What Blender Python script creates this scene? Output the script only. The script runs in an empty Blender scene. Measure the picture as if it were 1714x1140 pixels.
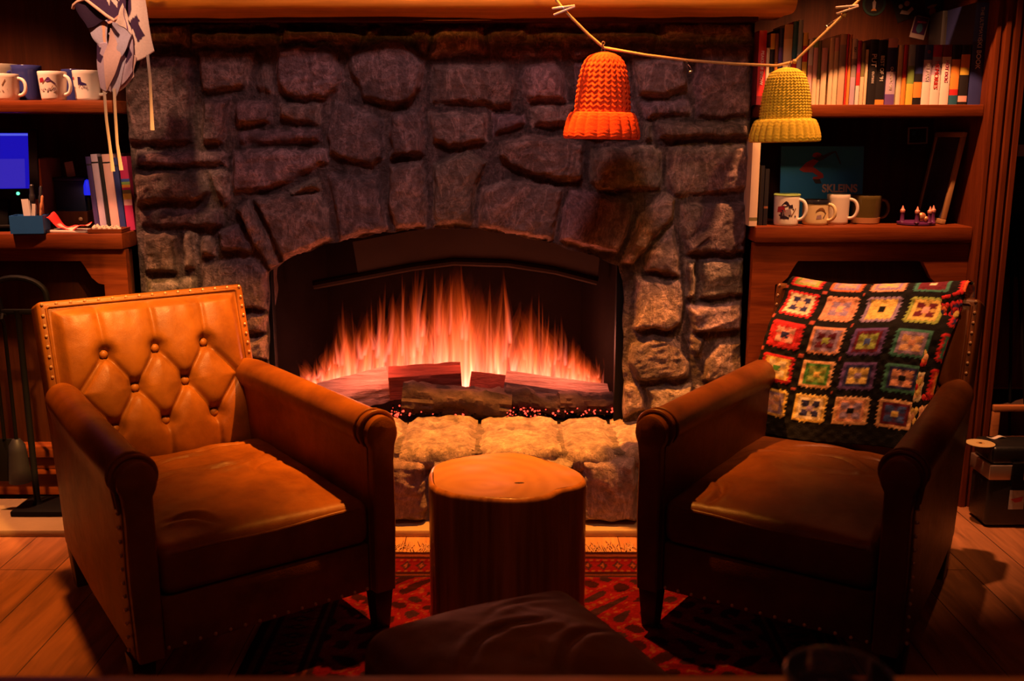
import bpy, bmesh, math, random
import numpy as np
from mathutils import Vector, Matrix

SC = bpy.context.scene
C = SC.collection
R = math.radians

# ------------------------------------------------------------------ camera
PITCH = R(11.8)
EYE = Vector((0.0, 0.0, 1.2))
FPX = 1666.0
cd = bpy.data.cameras.new('camera')
cd.sensor_width = 36.0
cd.lens = 36.0 * FPX / 1714.0
cd.clip_start = 0.05
cd.dof.use_dof = True
cd.dof.focus_distance = 2.8
cd.dof.aperture_fstop = 4.5
cam = bpy.data.objects.new('camera', cd)
cam.location = EYE
cam.rotation_euler = (R(90) - PITCH, 0, 0)
C.objects.link(cam)
SC.camera = cam

# ------------------------------------------------------------------ world, exposure, lights
w = bpy.data.worlds.new('world')
w.use_nodes = True
w.node_tree.nodes['Background'].inputs[0].default_value = (0.5, 0.22, 0.22, 1)
w.node_tree.nodes['Background'].inputs[1].default_value = 0.004
SC.world = w
SC.view_settings.view_transform = 'Standard'
SC.view_settings.look = 'None'
SC.view_settings.exposure = 0.0
SC.view_settings.gamma = 1.0
SC.view_settings.use_curve_mapping = False
SC.cycles.transparent_max_bounces = 96
SC.cycles.max_bounces = 6
SC.cycles.sample_clamp_indirect = 2.0


def spot(name, loc, target, power, color, angle, blend=0.4, radius=0.03):
    d = bpy.data.lights.new(name, 'SPOT')
    d.energy = power
    d.color = color
    d.spot_size = R(angle)
    d.spot_blend = blend
    d.shadow_soft_size = radius
    o = bpy.data.objects.new(name, d)
    o.location = loc
    o.rotation_euler = (Vector(target) - Vector(loc)).to_track_quat('-Z', 'Y').to_euler()
    C.objects.link(o)
    return o


def area(name, loc, target, power, color, sx, sy):
    d = bpy.data.lights.new(name, 'AREA')
    d.energy = power
    d.color = color
    d.shape = 'RECTANGLE'
    d.size = sx
    d.size_y = sy
    o = bpy.data.objects.new(name, d)
    o.location = loc
    o.rotation_euler = (Vector(target) - Vector(loc)).to_track_quat('-Z', 'Y').to_euler()
    C.objects.link(o)
    return o


def point(name, loc, power, color, radius):
    d = bpy.data.lights.new(name, 'POINT')
    d.energy = power
    d.color = color
    d.shadow_soft_size = radius
    o = bpy.data.objects.new(name, d)
    o.location = loc
    C.objects.link(o)
    return o


OR = (1.0, 0.34, 0.055)
spot('hearth_downlight', (-0.05, 2.74, 2.5), (-0.05, 2.96, 0.2), 780, (1.0, 0.31, 0.035), 57, 0.85, 0.022)
spot('armchair_downlight', (-0.42, 1.72, 2.5), (-1.04, 2.72, 0.83), 700, (1.0, 0.42, 0.09), 22, 1.0, 0.04)
spot('right_armchair_downlight', (0.85, 1.60, 2.5), (0.86, 2.64, 0.66), 105, (1.0, 0.40, 0.13), 32, 1.0, 0.05)
spot('right_bookcase_downlight', (1.02, 2.74, 2.32), (1.06, 3.14, 1.10), 205, (1.0, 0.36, 0.14), 60, 0.7, 0.02)
spot('left_bookcase_downlight', (-1.68, 2.68, 2.48), (-1.66, 3.10, 1.15), 330, (1.0, 0.37, 0.17), 46, 0.8, 0.03)
spot('left_floor_downlight', (-1.30, 2.72, 2.5), (-1.52, 2.30, 0.0), 210, (1.0, 0.28, 0.03), 36, 0.9, 0.05)
spot('chimney_wash', (-0.1, 1.55, 2.5), (-0.15, 3.2, 1.20), 62, (1.0, 0.52, 0.56), 62, 0.9, 0.12)
spot('hat_fill', (1.0, 1.5, 2.42), (0.76, 2.85, 1.27), 42, (1.0, 0.50, 0.15), 22, 1.0, 0.04)  # added spot, no known lamp, to brighten the yellow hat
spot('cloth_fill', (-0.95, 1.9, 2.45), (-1.10, 2.78, 1.50), 150, (1.0, 0.52, 0.27), 18, 1.0, 0.03)  # added spot that lifts the hanging cloth, not a known fixture
spot('table_fill', (0.35, 0.75, 2.3), (0.30, 0.72, 0.72), 14, (1.0, 0.42, 0.16), 30, 0.9, 0.05)  # added light for the table edge and glass highlights
m_ = area('mantel_fill', (-0.2, 1.45, 1.95), (-0.2, 2.96, 1.715), 6.5, (1.0, 0.38, 0.05), 1.9, 0.03)  # unseen strip light added to brighten the beam's front
m_.data.spread = R(13)
area('room_fill', (0.0, 0.6, 2.55), (0.0, 2.8, 0.9), 5.0, (1.0, 0.27, 0.15), 2.6, 1.2)
point('firelight_centre', (-0.10, 3.42, 0.52), 3.2, (1.0, 0.22, 0.12), 0.09)
point('firelight_flank', (-0.50, 3.36, 0.46), 2.8, (1.0, 0.26, 0.16), 0.07)
point('firelight_edge', (0.20, 3.42, 0.47), 2.6, (1.0, 0.24, 0.14), 0.07)


# ------------------------------------------------------------------ picking real points in the room
def at(px, py, Y=None, Z=None):
    dx, dy = (px - 857.0) / FPX, -(py - 570.0) / FPX
    c, s = math.cos(PITCH), math.sin(PITCH)
    d = Vector((dx, c + dy * s, -s + dy * c))
    t = (Y - EYE.y) / d.y if Y is not None else (Z - EYE.z) / d.z
    return EYE + d * t


# ------------------------------------------------------------------ numpy noise
_rng = np.random.RandomState(7)
_T = _rng.rand(64, 64, 64)


def vnoise(p):
    p = np.asarray(p, dtype=float)
    i = np.floor(p).astype(int)
    f = p - i
    f = f * f * (3 - 2 * f)
    r = 0
    for a in (0, 1):
        for b in (0, 1):
            for c in (0, 1):
                wgt = (f[..., 0] if a else 1 - f[..., 0]) * (f[..., 1] if b else 1 - f[..., 1]) * (f[..., 2] if c else 1 - f[..., 2])
                r = r + wgt * _T[(i[..., 0] + a) % 64, (i[..., 1] + b) % 64, (i[..., 2] + c) % 64]
    return r * 2 - 1


def fbm(p, octv=4, gain=0.5):
    p = np.asarray(p, dtype=float)
    r, a = 0, 1.0
    for k in range(octv):
        r = r + a * vnoise(p * (2.03 ** k) + 17.3 * k)
        a *= gain
    return r


def ridged(p, octv=4, gain=0.5):
    p = np.asarray(p, dtype=float)
    r, a = 0, 1.0
    for k in range(octv):
        r = r + a * (1 - 2 * np.abs(vnoise(p * (2.1 ** k) + 9.1 * k)))
        a *= gain
    return r


def sstep(a, b, x):
    t = np.clip((x - a) / (b - a), 0, 1)
    return t * t * (3 - 2 * t)


# ------------------------------------------------------------------ object helpers
def tag(o, label=None, cat=None, group=None, kind=None):
    if label:
        o['label'] = label
    if cat:
        o['category'] = cat
    if group:
        o['group'] = group
    if kind:
        o['kind'] = kind
    return o


def thing(name, label, cat, loc=(0, 0, 0), rz=0.0, group=None):
    o = bpy.data.objects.new(name, None)
    o.empty_display_size = 0.05
    o.location = loc
    o.rotation_euler = (0, 0, rz)
    C.objects.link(o)
    return tag(o, label, cat, group)


def link(name, me, parent=None):
    o = bpy.data.objects.new(name, me)
    C.objects.link(o)
    if parent is not None:
        o.parent = parent
    return o


class MB:
    """collects vertices and faces for one mesh"""
    def __init__(s):
        s.v, s.f, s.m = [], [], []

    def add(s, v, f, mi=0, M=None):
        n = len(s.v)
        s.v += [tuple(M @ Vector(p)) if M is not None else tuple(p) for p in v]
        s.f += [tuple(i + n for i in q) for q in f]
        s.m += [mi] * len(f)
        return s

    def box(s, lo, hi, mi=0, M=None):
        x0, y0, z0 = lo
        x1, y1, z1 = hi
        v = [(x0, y0, z0), (x1, y0, z0), (x1, y1, z0), (x0, y1, z0), (x0, y0, z1), (x1, y0, z1), (x1, y1, z1), (x0, y1, z1)]
        f = [(0, 3, 2, 1), (4, 5, 6, 7), (0, 1, 5, 4), (1, 2, 6, 5), (2, 3, 7, 6), (3, 0, 4, 7)]
        return s.add(v, f, mi, M)

    def tube(s, pts, rad, seg=8, closed=False, mi=0, squash=1.0, M=None):
        pts = [Vector(p) for p in pts]
        n = len(pts)
        rads = rad if isinstance(rad, (list, tuple)) else [rad] * n
        v, f = [], []
        prev = None
        for i, p in enumerate(pts):
            if closed:
                t = pts[(i + 1) % n] - pts[i - 1]
            else:
                t = pts[min(i + 1, n - 1)] - pts[max(i - 1, 0)]
            if t.length < 1e-9:
                t = Vector((0, 0, 1))
            t.normalize()
            if prev is None:
                up = Vector((0, 0, 1)) if abs(t.z) < 0.9 else Vector((0, 1, 0))
                a = up.cross(t).normalized()
            else:
                a = (prev - t * prev.dot(t))
                if a.length < 1e-6:
                    a = Vector((1, 0, 0)).cross(t)
                a.normalize()
            prev = a
            b = t.cross(a)
            for k in range(seg):
                an = 2 * math.pi * k / seg
                v.append(p + a * (math.cos(an) * rads[i]) + b * (math.sin(an) * rads[i] * squash))
        for i in range(n if closed else n - 1):
            j = (i + 1) % n
            for k in range(seg):
                l = (k + 1) % seg
                f.append((i * seg + k, i * seg + l, j * seg + l, j * seg + k))
        if not closed:
            f.append(tuple(range(seg - 1, -1, -1)))
            f.append(tuple((n - 1) * seg + k for k in range(seg)))
        return s.add(v, f, mi, M)

    def lathe(s, prof, seg=24, mi=0, M=None, cap=True):
        v, f = [], []
        for (r, z) in prof:
            for k in range(seg):
                a = 2 * math.pi * k / seg
                v.append((r * math.cos(a), r * math.sin(a), z))
        n = len(prof)
        for i in range(n - 1):
            for k in range(seg):
                l = (k + 1) % seg
                f.append((i * seg + k, i * seg + l, (i + 1) * seg + l, (i + 1) * seg + k))
        if cap:
            f.append(tuple(range(seg - 1, -1, -1)))
            f.append(tuple((n - 1) * seg + k for k in range(seg)))
        return s.add(v, f, mi, M)

    def ball(s, c, r, u=8, vv=5, mi=0, sc=(1, 1, 1)):
        v, f = [], []
        for i in range(vv + 1):
            th = math.pi * i / vv
            for k in range(u):
                a = 2 * math.pi * k / u
                v.append((c[0] + r * sc[0] * math.sin(th) * math.cos(a), c[1] + r * sc[1] * math.sin(th) * math.sin(a), c[2] + r * sc[2] * math.cos(th)))
        for i in range(vv):
            for k in range(u):
                l = (k + 1) % u
                f.append((i * u + k, (i + 1) * u + k, (i + 1) * u + l, i * u + l))
        return s.add(v, f, mi)

    def prism(s, poly, y0, y1, mi=0, M=None):
        """polygon in (x, z), extruded along y"""
        n = len(poly)
        v = [(x, y0, z) for x, z in poly] + [(x, y1, z) for x, z in poly]
        f = [tuple(range(n)), tuple(range(2 * n - 1, n - 1, -1))]
        for i in range(n):
            j = (i + 1) % n
            f.append((j, i, i + n, j + n))
        return s.add(v, f, mi, M)

    def build(s, name, mat, parent=None, smooth=True, bevel=0.0, bseg=2, weld=False, sharp=35, fix=True):
        me = bpy.data.meshes.new(name)
        me.from_pydata(s.v, [], s.f)
        mats = mat if isinstance(mat, (list, tuple)) else [mat]
        for m in mats:
            me.materials.append(m)
        if len(mats) > 1:
            me.polygons.foreach_set('material_index', s.m)
        bm = bmesh.new()
        bm.from_mesh(me)
        if weld:
            bmesh.ops.remove_doubles(bm, verts=bm.verts, dist=1e-5)
        if fix:
            bmesh.ops.recalc_face_normals(bm, faces=bm.faces)
        if bevel > 0:
            es = [e for e in bm.edges if len(e.link_faces) == 2 and e.calc_face_angle(0) > R(30)]
            bmesh.ops.bevel(bm, geom=es, offset=bevel, segments=bseg, profile=0.5, affect='EDGES', clamp_overlap=True)
        for fc in bm.faces:
            fc.smooth = smooth
        if smooth:
            for e in bm.edges:
                if len(e.link_faces) == 2 and e.calc_face_angle(0) > R(sharp):
                    e.smooth = False
        bm.to_mesh(me)
        bm.free()
        me.update()
        return link(name, me, parent)


def grid_obj(name, P, mat, parent=None, col=None, thick=0.0, closed_u=False, smooth=True, flip=False):
    """P: (nu, nv, 3) array of points"""
    nu, nv = P.shape[:2]
    v = P.reshape(-1, 3)
    idx = np.arange(nu * nv).reshape(nu, nv)
    if closed_u:
        idx = np.vstack([idx, idx[:1]])
    a, b, c, d = idx[:-1, :-1], idx[1:, :-1], idx[1:, 1:], idx[:-1, 1:]
    f = np.stack([a, b, c, d] if not flip else [d, c, b, a], -1).reshape(-1, 4)
    me = bpy.data.meshes.new(name)
    me.from_pydata(v.tolist(), [], f.tolist())
    me.materials.append(mat)
    if col is not None:
        at_ = me.color_attributes.new('tint', 'FLOAT_COLOR', 'POINT')
        cc = np.ones((nu * nv, 4), dtype=np.float32)
        cc[:, :3] = col.reshape(-1, 3)
        at_.data.foreach_set('color', cc.ravel())
    me.polygons.foreach_set('use_smooth', [smooth] * len(me.polygons))
    me.update()
    o = link(name, me, parent)
    if thick:
        m = o.modifiers.new('solid', 'SOLIDIFY')
        m.thickness = thick
        m.offset = -1
    return o


def cushion(w, d, h, r=0.03, n=26, crown=0.0, wrinkle=0.0, seed=0, bulge=0.0, creases=()):
    """rounded soft box, centred in x and y, bottom at z = 0"""
    mb = MB()
    hx, hy, hz = w / 2, d / 2, h / 2
    u = np.linspace(-1, 1, n)
    A, B = np.meshgrid(u, u, indexing='ij')
    one = np.ones_like(A)
    for ax in range(3):
        for sg in (-1, 1):
            p = [None] * 3
            p[ax] = one * sg
            p[(ax + 1) % 3] = A * sg
            p[(ax + 2) % 3] = B
            P = np.stack([p[0] * hx, p[1] * hy, p[2] * hz], -1)
            H = np.array([hx, hy, hz])
            rr = min(r, hx, hy, hz)
            q = np.clip(P, -(H - rr), H - rr)
            dd = P - q
            ln = np.linalg.norm(dd, axis=-1, keepdims=True)
            Q = q + dd / np.maximum(ln, 1e-9) * rr
            nx, ny, nz = Q[..., 0] / hx, Q[..., 1] / hy, Q[..., 2] / hz
            cr = (1 - np.abs(nx) ** 2.5) * (1 - np.abs(ny) ** 2.5)
            Q[..., 2] += crown * cr * (nz > 0) * np.abs(nz)
            if bulge:
                Q[..., 1] += bulge * np.sign(ny) * (1 - nz ** 2) * np.abs(ny) ** 3
                Q[..., 0] += bulge * np.sign(nx) * (1 - nz ** 2) * np.abs(nx) ** 3
            if wrinkle:
                wv = fbm(np.stack([Q[..., 0] * 9 + seed, Q[..., 1] * 9 + 3 * Q[..., 0], Q[..., 2] * 4 + seed], -1), 3)
                wr = ridged(np.stack([Q[..., 0] * 5 + Q[..., 1] * 3 + seed, Q[..., 1] * 2.2 - Q[..., 0] * 1.5, Q[..., 2] * 2], -1), 2)
                Q[..., 2] += wrinkle * (wv * 0.5 + np.clip(wr - 0.5, 0, 2) * 0.9) * (0.25 + 0.75 * cr) * (nz > -0.5)
            for (ax_, ay_, bx_, by_, bend, dp) in creases:
                ex, ey = bx_ - ax_, by_ - ay_
                ll = ex * ex + ey * ey
                t = np.clip(((Q[..., 0] - ax_) * ex + (Q[..., 1] - ay_) * ey) / ll, 0, 1)
                ox = ax_ + t * ex - ey * bend * np.sin(math.pi * t)
                oy = ay_ + t * ey + ex * bend * np.sin(math.pi * t)
                ds = np.hypot(Q[..., 0] - ox, Q[..., 1] - oy)
                fade = np.sin(math.pi * np.clip(t, 0.02, 0.98)) ** 0.6
                Q[..., 2] += dp * fade * (0.8 * np.exp(-((ds - 0.020) / 0.012) ** 2) - np.exp(-(ds / 0.007) ** 2)) * (nz > 0)
            Q[..., 2] += hz
            V = Q.reshape(-1, 3).tolist()
            F = []
            for i in range(n - 1):
                for j in range(n - 1):
                    F.append((i * n + j, (i + 1) * n + j, (i + 1) * n + j + 1, i * n + j + 1))
            mb.add(V, F)
    return mb


def text_mesh(name, s, size, mat, parent, loc, rot, depth=0.0006, extx=1.0, align='CENTER', fat=0.0):
    cu = bpy.data.curves.new(name, 'FONT')
    cu.body = s
    cu.size = size
    cu.extrude = depth
    cu.offset = fat
    cu.align_x = align
    cu.align_y = 'CENTER'
    t = bpy.data.objects.new(name, cu)
    C.objects.link(t)
    dg = bpy.context.evaluated_depsgraph_get()
    dg.update()
    me = bpy.data.meshes.new_from_object(t.evaluated_get(dg))
    bpy.data.objects.remove(t)
    me.name = name
    me.materials.clear()
    me.materials.append(mat)
    o = link(name, me, parent)
    o.location = loc
    o.rotation_euler = rot
    o.scale = (extx, 1, 1)
    return o


# ------------------------------------------------------------------ materials
MATS = {}


def nodes_of(name):
    m = bpy.data.materials.new(name)
    m.use_nodes = True
    nt = m.node_tree
    return m, nt, nt.nodes, nt.links, nt.nodes['Principled BSDF']


def plain(name, col, rough=0.5, metal=0.0, var=0.12, scale=30.0, bump=0.0, bscale=60.0, coat=0.0, spec=None):
    """colour with a little procedural variation and optional bump"""
    if name in MATS:
        return MATS[name]
    m, nt, N, L, P = nodes_of(name)
    tc = N.new('ShaderNodeTexCoord')
    nz = N.new('ShaderNodeTexNoise')
    nz.inputs['Scale'].default_value = scale
    nz.inputs['Detail'].default_value = 4
    L.new(tc.outputs['Object'], nz.inputs['Vector'])
    mx = N.new('ShaderNodeMix')
    mx.data_type = 'RGBA'
    mx.inputs[6].default_value = (*[c * (1 - var) for c in col], 1)
    mx.inputs[7].default_value = (*[min(1, c * (1 + var)) for c in col], 1)
    L.new(nz.outputs['Fac'], mx.inputs[0])
    L.new(mx.outputs[2], P.inputs['Base Color'])
    P.inputs['Roughness'].default_value = rough
    P.inputs['Metallic'].default_value = metal
    if coat:
        P.inputs['Coat Weight'].default_value = coat
        P.inputs['Coat Roughness'].default_value = 0.15
    if spec is not None:
        P.inputs['Specular IOR Level'].default_value = spec
    if bump:
        n2 = N.new('ShaderNodeTexNoise')
        n2.inputs['Scale'].default_value = bscale
        n2.inputs['Detail'].default_value = 5
        L.new(tc.outputs['Object'], n2.inputs['Vector'])
        b = N.new('ShaderNodeBump')
        b.inputs['Strength'].default_value = bump
        b.inputs['Distance'].default_value = 0.01
        L.new(n2.outputs['Fac'], b.inputs['Height'])
        L.new(b.outputs['Normal'], P.inputs['Normal'])
    MATS[name] = m
    return m


def wood(name, dark, light, axis=0, rough=0.45, scale=1.0, bump=0.06, coat=0.0, ring=9.0):
    if name in MATS:
        return MATS[name]
    m, nt, N, L, P = nodes_of(name)
    tc = N.new('ShaderNodeTexCoord')
    mp = N.new('ShaderNodeMapping')
    sc = [22.0 * scale] * 3
    sc[axis] = 1.3 * scale
    mp.inputs['Scale'].default_value = sc
    L.new(tc.outputs['Object'], mp.inputs['Vector'])
    n1 = N.new('ShaderNodeTexNoise')
    n1.inputs['Scale'].default_value = 1.6
    n1.inputs['Detail'].default_value = 6
    n1.inputs['Distortion'].default_value = 0.6
    L.new(mp.outputs['Vector'], n1.inputs['Vector'])
    n2 = N.new('ShaderNodeTexNoise')
    n2.inputs['Scale'].default_value = ring
    n2.inputs['Detail'].default_value = 3
    L.new(mp.outputs['Vector'], n2.inputs['Vector'])
    mm = N.new('ShaderNodeMix')
    mm.inputs[0].default_value = 0.35
    L.new(n1.outputs['Fac'], mm.inputs[2])
    L.new(n2.outputs['Fac'], mm.inputs[3])
    rp = N.new('ShaderNodeValToRGB')
    rp.color_ramp.elements[0].position = 0.34
    rp.color_ramp.elements[0].color = (*dark, 1)
    rp.color_ramp.elements[1].position = 0.66
    rp.color_ramp.elements[1].color = (*light, 1)
    L.new(mm.outputs[0], rp.inputs[0])
    L.new(rp.outputs[0], P.inputs['Base Color'])
    P.inputs['Roughness'].default_value = rough
    P.inputs['Specular IOR Level'].default_value = 0.2
    P.inputs['Coat Weight'].default_value = coat
    b = N.new('ShaderNodeBump')
    b.inputs['Strength'].default_value = bump
    b.inputs['Distance'].default_value = 0.01
    L.new(mm.outputs[0], b.inputs['Height'])
    L.new(b.outputs['Normal'], P.inputs['Normal'])
    MATS[name] = m
    return m


def leather(name, dark, light, rough=0.36):
    if name in MATS:
        return MATS[name]
    m, nt, N, L, P = nodes_of(name)
    tc = N.new('ShaderNodeTexCoord')
    n1 = N.new('ShaderNodeTexNoise')
    n1.inputs['Scale'].default_value = 7
    n1.inputs['Detail'].default_value = 6
    n1.inputs['Roughness'].default_value = 0.65
    L.new(tc.outputs['Object'], n1.inputs['Vector'])
    rp = N.new('ShaderNodeValToRGB')
    rp.color_ramp.elements[0].position = 0.32
    rp.color_ramp.elements[0].color = (*dark, 1)
    rp.color_ramp.elements[1].position = 0.7
    rp.color_ramp.elements[1].color = (*light, 1)
    L.new(n1.outputs['Fac'], rp.inputs[0])
    L.new(rp.outputs[0], P.inputs['Base Color'])
    vo = N.new('ShaderNodeTexVoronoi')
    vo.inputs['Scale'].default_value = 420
    L.new(tc.outputs['Object'], vo.inputs['Vector'])
    n2 = N.new('ShaderNodeTexNoise')
    n2.inputs['Scale'].default_value = 45
    n2.inputs['Detail'].default_value = 5
    L.new(tc.outputs['Object'], n2.inputs['Vector'])
    ad = N.new('ShaderNodeMath')
    ad.operation = 'MULTIPLY_ADD'
    ad.inputs[1].default_value = 0.25
    L.new(vo.outputs['Distance'], ad.inputs[0])
    L.new(n2.outputs['Fac'], ad.inputs[2])
    b = N.new('ShaderNodeBump')
    b.inputs['Strength'].default_value = 0.14
    b.inputs['Distance'].default_value = 0.006
    L.new(ad.outputs[0], b.inputs['Height'])
    L.new(b.outputs['Normal'], P.inputs['Normal'])
    mr = N.new('ShaderNodeMapRange')
    mr.inputs['To Min'].default_value = rough - 0.05
    mr.inputs['To Max'].default_value = rough + 0.14
    L.new(n2.outputs['Fac'], mr.inputs['Value'])
    L.new(mr.outputs[0], P.inputs['Roughness'])
    P.inputs['Specular IOR Level'].default_value = 0.30
    MATS[name] = m
    return m


def tinted(name, rough=0.9, bump=0.3, bscale=90.0, dist=0.01, mult=0.25, sheen=0.0, spec=0.3, vein_glint=0.0):
    """base colour from the mesh's own 'tint' colours, mottled by noise"""
    if name in MATS:
        return MATS[name]
    m, nt, N, L, P = nodes_of(name)
    va = N.new('ShaderNodeVertexColor')
    va.layer_name = 'tint'
    tc = N.new('ShaderNodeTexCoord')
    nz = N.new('ShaderNodeTexNoise')
    nz.inputs['Scale'].default_value = bscale * 0.6
    nz.inputs['Detail'].default_value = 7
    nz.inputs['Roughness'].default_value = 0.7
    L.new(tc.outputs['Object'], nz.inputs['Vector'])
    mr = N.new('ShaderNodeMapRange')
    mr.inputs['From Min'].default_value = 0.3
    mr.inputs['From Max'].default_value = 0.7
    mr.inputs['To Min'].default_value = 1 - mult
    mr.inputs['To Max'].default_value = 1 + mult
    L.new(nz.outputs['Fac'], mr.inputs['Value'])
    mx = N.new('ShaderNodeVectorMath')
    mx.operation = 'SCALE'
    L.new(va.outputs['Color'], mx.inputs[0])
    L.new(mr.outputs[0], mx.inputs['Scale'])
    if vein_glint:
        # pale mineral streaks and specular glints, painted into the stone's colour
        wv = N.new('ShaderNodeTexNoise')
        wv.inputs['Scale'].default_value = 15
        wv.inputs['Detail'].default_value = 9
        wv.inputs['Roughness'].default_value = 0.68
        wv.inputs['Distortion'].default_value = 0.8
        wm = N.new('ShaderNodeMapping')
        wm.inputs['Rotation'].default_value = (0, 0.5, 0)
        wm.inputs['Scale'].default_value = (1.0, 1.0, 0.45)
        L.new(tc.outputs['Object'], wm.inputs['Vector'])
        L.new(wm.outputs['Vector'], wv.inputs['Vector'])
        vr = N.new('ShaderNodeValToRGB')
        vr.color_ramp.interpolation = 'EASE'
        e = vr.color_ramp.elements
        e[0].position, e[0].color = 0.36, (0.66, 0.66, 0.66, 1)
        e[1].position, e[1].color = 0.66, (1.0, 1.0, 1.0, 1)
        m1 = e.new(0.52)
        m1.color = (1 + vein_glint, 1 + vein_glint * .92, 1 + vein_glint * .9, 1)
        m2 = e.new(0.47)
        m2.color = (0.85, 0.85, 0.85, 1)
        m3 = e.new(0.57)
        m3.color = (0.9, 0.9, 0.9, 1)
        L.new(wv.outputs['Fac'], vr.inputs[0])
        mu = N.new('ShaderNodeVectorMath')
        mu.operation = 'MULTIPLY'
        L.new(mx.outputs[0], mu.inputs[0])
        L.new(vr.outputs[0], mu.inputs[1])
        mx = mu
    L.new(mx.outputs[0], P.inputs['Base Color'])
    P.inputs['Roughness'].default_value = rough
    P.inputs['Specular IOR Level'].default_value = spec
    if sheen:
        P.inputs['Sheen Weight'].default_value = sheen
    b = N.new('ShaderNodeBump')
    b.inputs['Strength'].default_value = bump
    b.inputs['Distance'].default_value = dist
    n2 = N.new('ShaderNodeTexNoise')
    n2.inputs['Scale'].default_value = bscale
    n2.inputs['Detail'].default_value = 8
    n2.inputs['Roughness'].default_value = 0.68
    L.new(tc.outputs['Object'], n2.inputs['Vector'])
    L.new(n2.outputs['Fac'], b.inputs['Height'])
    L.new(b.outputs['Normal'], P.inputs['Normal'])
    MATS[name] = m
    return m


def glow(name, col, strength):
    if name in MATS:
        return MATS[name]
    m, nt, N, L, P = nodes_of(name)
    P.inputs['Base Color'].default_value = (0.01, 0.01, 0.01, 1)
    P.inputs['Emission Color'].default_value = (*col, 1)
    P.inputs['Emission Strength'].default_value = strength
    MATS[name] = m
    return m


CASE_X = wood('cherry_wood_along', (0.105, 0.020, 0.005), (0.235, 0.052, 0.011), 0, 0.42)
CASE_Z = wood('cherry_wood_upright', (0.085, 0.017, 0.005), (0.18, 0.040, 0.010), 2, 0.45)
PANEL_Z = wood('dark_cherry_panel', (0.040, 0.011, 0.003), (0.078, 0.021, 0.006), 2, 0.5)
MANTEL = wood('mantel_pine', (0.38, 0.15, 0.03), (0.68, 0.30, 0.06), 0, 0.5, 0.7, 0.12)
BLACK = plain('black_metal', (0.005, 0.0045, 0.0045), 0.55, 0.0, 0.2, spec=0.12)
SOOT = plain('soot_black', (0.008, 0.005, 0.004), 0.95, 0, 0.4, 8, spec=0.03)
BRASS = plain('antique_brass', (0.85, 0.55, 0.30), 0.30, 0.55, 0.1)
LEG = plain('dark_leg_wood', (0.025, 0.012, 0.008), 0.4)
CREAM = plain('glazed_cream', (0.80, 0.74, 0.66), 0.22, 0, 0.04)
WHITE = plain('glazed_white', (0.86, 0.82, 0.78), 0.2, 0, 0.03)
PAPER = plain('paper_pages', (0.70, 0.60, 0.46), 0.85, 0, 0.1, 200)
LETTER = plain('pale_lettering', (0.85, 0.80, 0.75), 0.6, 0, 0.02)
# ================================================================== the room
def structure(o):
    o['kind'] = 'structure'
    return o


def plank_floor():
    m, nt, N, L, P = nodes_of('floor_planks')
    tc = N.new('ShaderNodeTexCoord')
    mp = N.new('ShaderNodeMapping')
    mp.inputs['Rotation'].default_value = (0, 0, R(90))
    L.new(tc.outputs['Object'], mp.inputs['Vector'])
    br = N.new('ShaderNodeTexBrick')
    br.inputs['Scale'].default_value = 1.0
    br.inputs['Brick Width'].default_value = 1.3
    br.inputs['Row Height'].default_value = 0.16
    br.inputs['Mortar Size'].default_value = 0.0016
    br.inputs['Color1'].default_value = (0.30, 0.115, 0.045, 1)
    br.inputs['Color2'].default_value = (0.42, 0.17, 0.065, 1)
    br.inputs['Mortar'].default_value = (0.06, 0.022, 0.01, 1)
    L.new(mp.outputs['Vector'], br.inputs['Vector'])
    m2 = N.new('ShaderNodeMapping')
    m2.inputs['Scale'].default_value = (9, 1.2, 9)
    L.new(tc.outputs['Object'], m2.inputs['Vector'])
    nz = N.new('ShaderNodeTexNoise')
    nz.inputs['Scale'].default_value = 2.4
    nz.inputs['Detail'].default_value = 7
    nz.inputs['Distortion'].default_value = 1.4
    L.new(m2.outputs['Vector'], nz.inputs['Vector'])
    mr = N.new('ShaderNodeMapRange')
    mr.inputs['From Min'].default_value = 0.3
    mr.inputs['From Max'].default_value = 0.7
    mr.inputs['To Min'].default_value = 0.6
    mr.inputs['To Max'].default_value = 1.3
    L.new(nz.outputs['Fac'], mr.inputs['Value'])
    sc = N.new('ShaderNodeVectorMath')
    sc.operation = 'SCALE'
    L.new(br.outputs['Color'], sc.inputs[0])
    L.new(mr.outputs[0], sc.inputs['Scale'])
    L.new(sc.outputs[0], P.inputs['Base Color'])
    P.inputs['Roughness'].default_value = 0.5
    b = N.new('ShaderNodeBump')
    b.inputs['Strength'].default_value = 0.12
    b.inputs['Distance'].default_value = 0.01
    L.new(nz.outputs['Fac'], b.inputs['Height'])
    L.new(b.outputs['Normal'], P.inputs['Normal'])
    return m


structure(MB().box((-2.7, -1.2, -0.05), (2.7, 4.2, 0.0)).build('floor', plank_floor(), smooth=False))
WALLM = plain('dark_wall_paint', (0.12, 0.05, 0.028), 0.85, 0, 0.1, 6)
structure(MB().box((-2.7, 4.0, 0.0), (2.7, 4.1, 2.6)).build('wall_back', WALLM, smooth=False))
structure(MB().box((-2.7, -1.2, 0.0), (-2.6, 4.0, 2.6)).build('wall_left', WALLM, smooth=False))
structure(MB().box((2.6, -1.2, 0.0), (2.7, 4.0, 2.6)).build('wall_right', WALLM, smooth=False))
structure(MB().box((-2.7, -1.2, 2.6), (2.7, 4.2, 2.65)).build('ceiling', plain('ceiling_boards', (0.10, 0.05, 0.03), 0.8), smooth=False))
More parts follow.
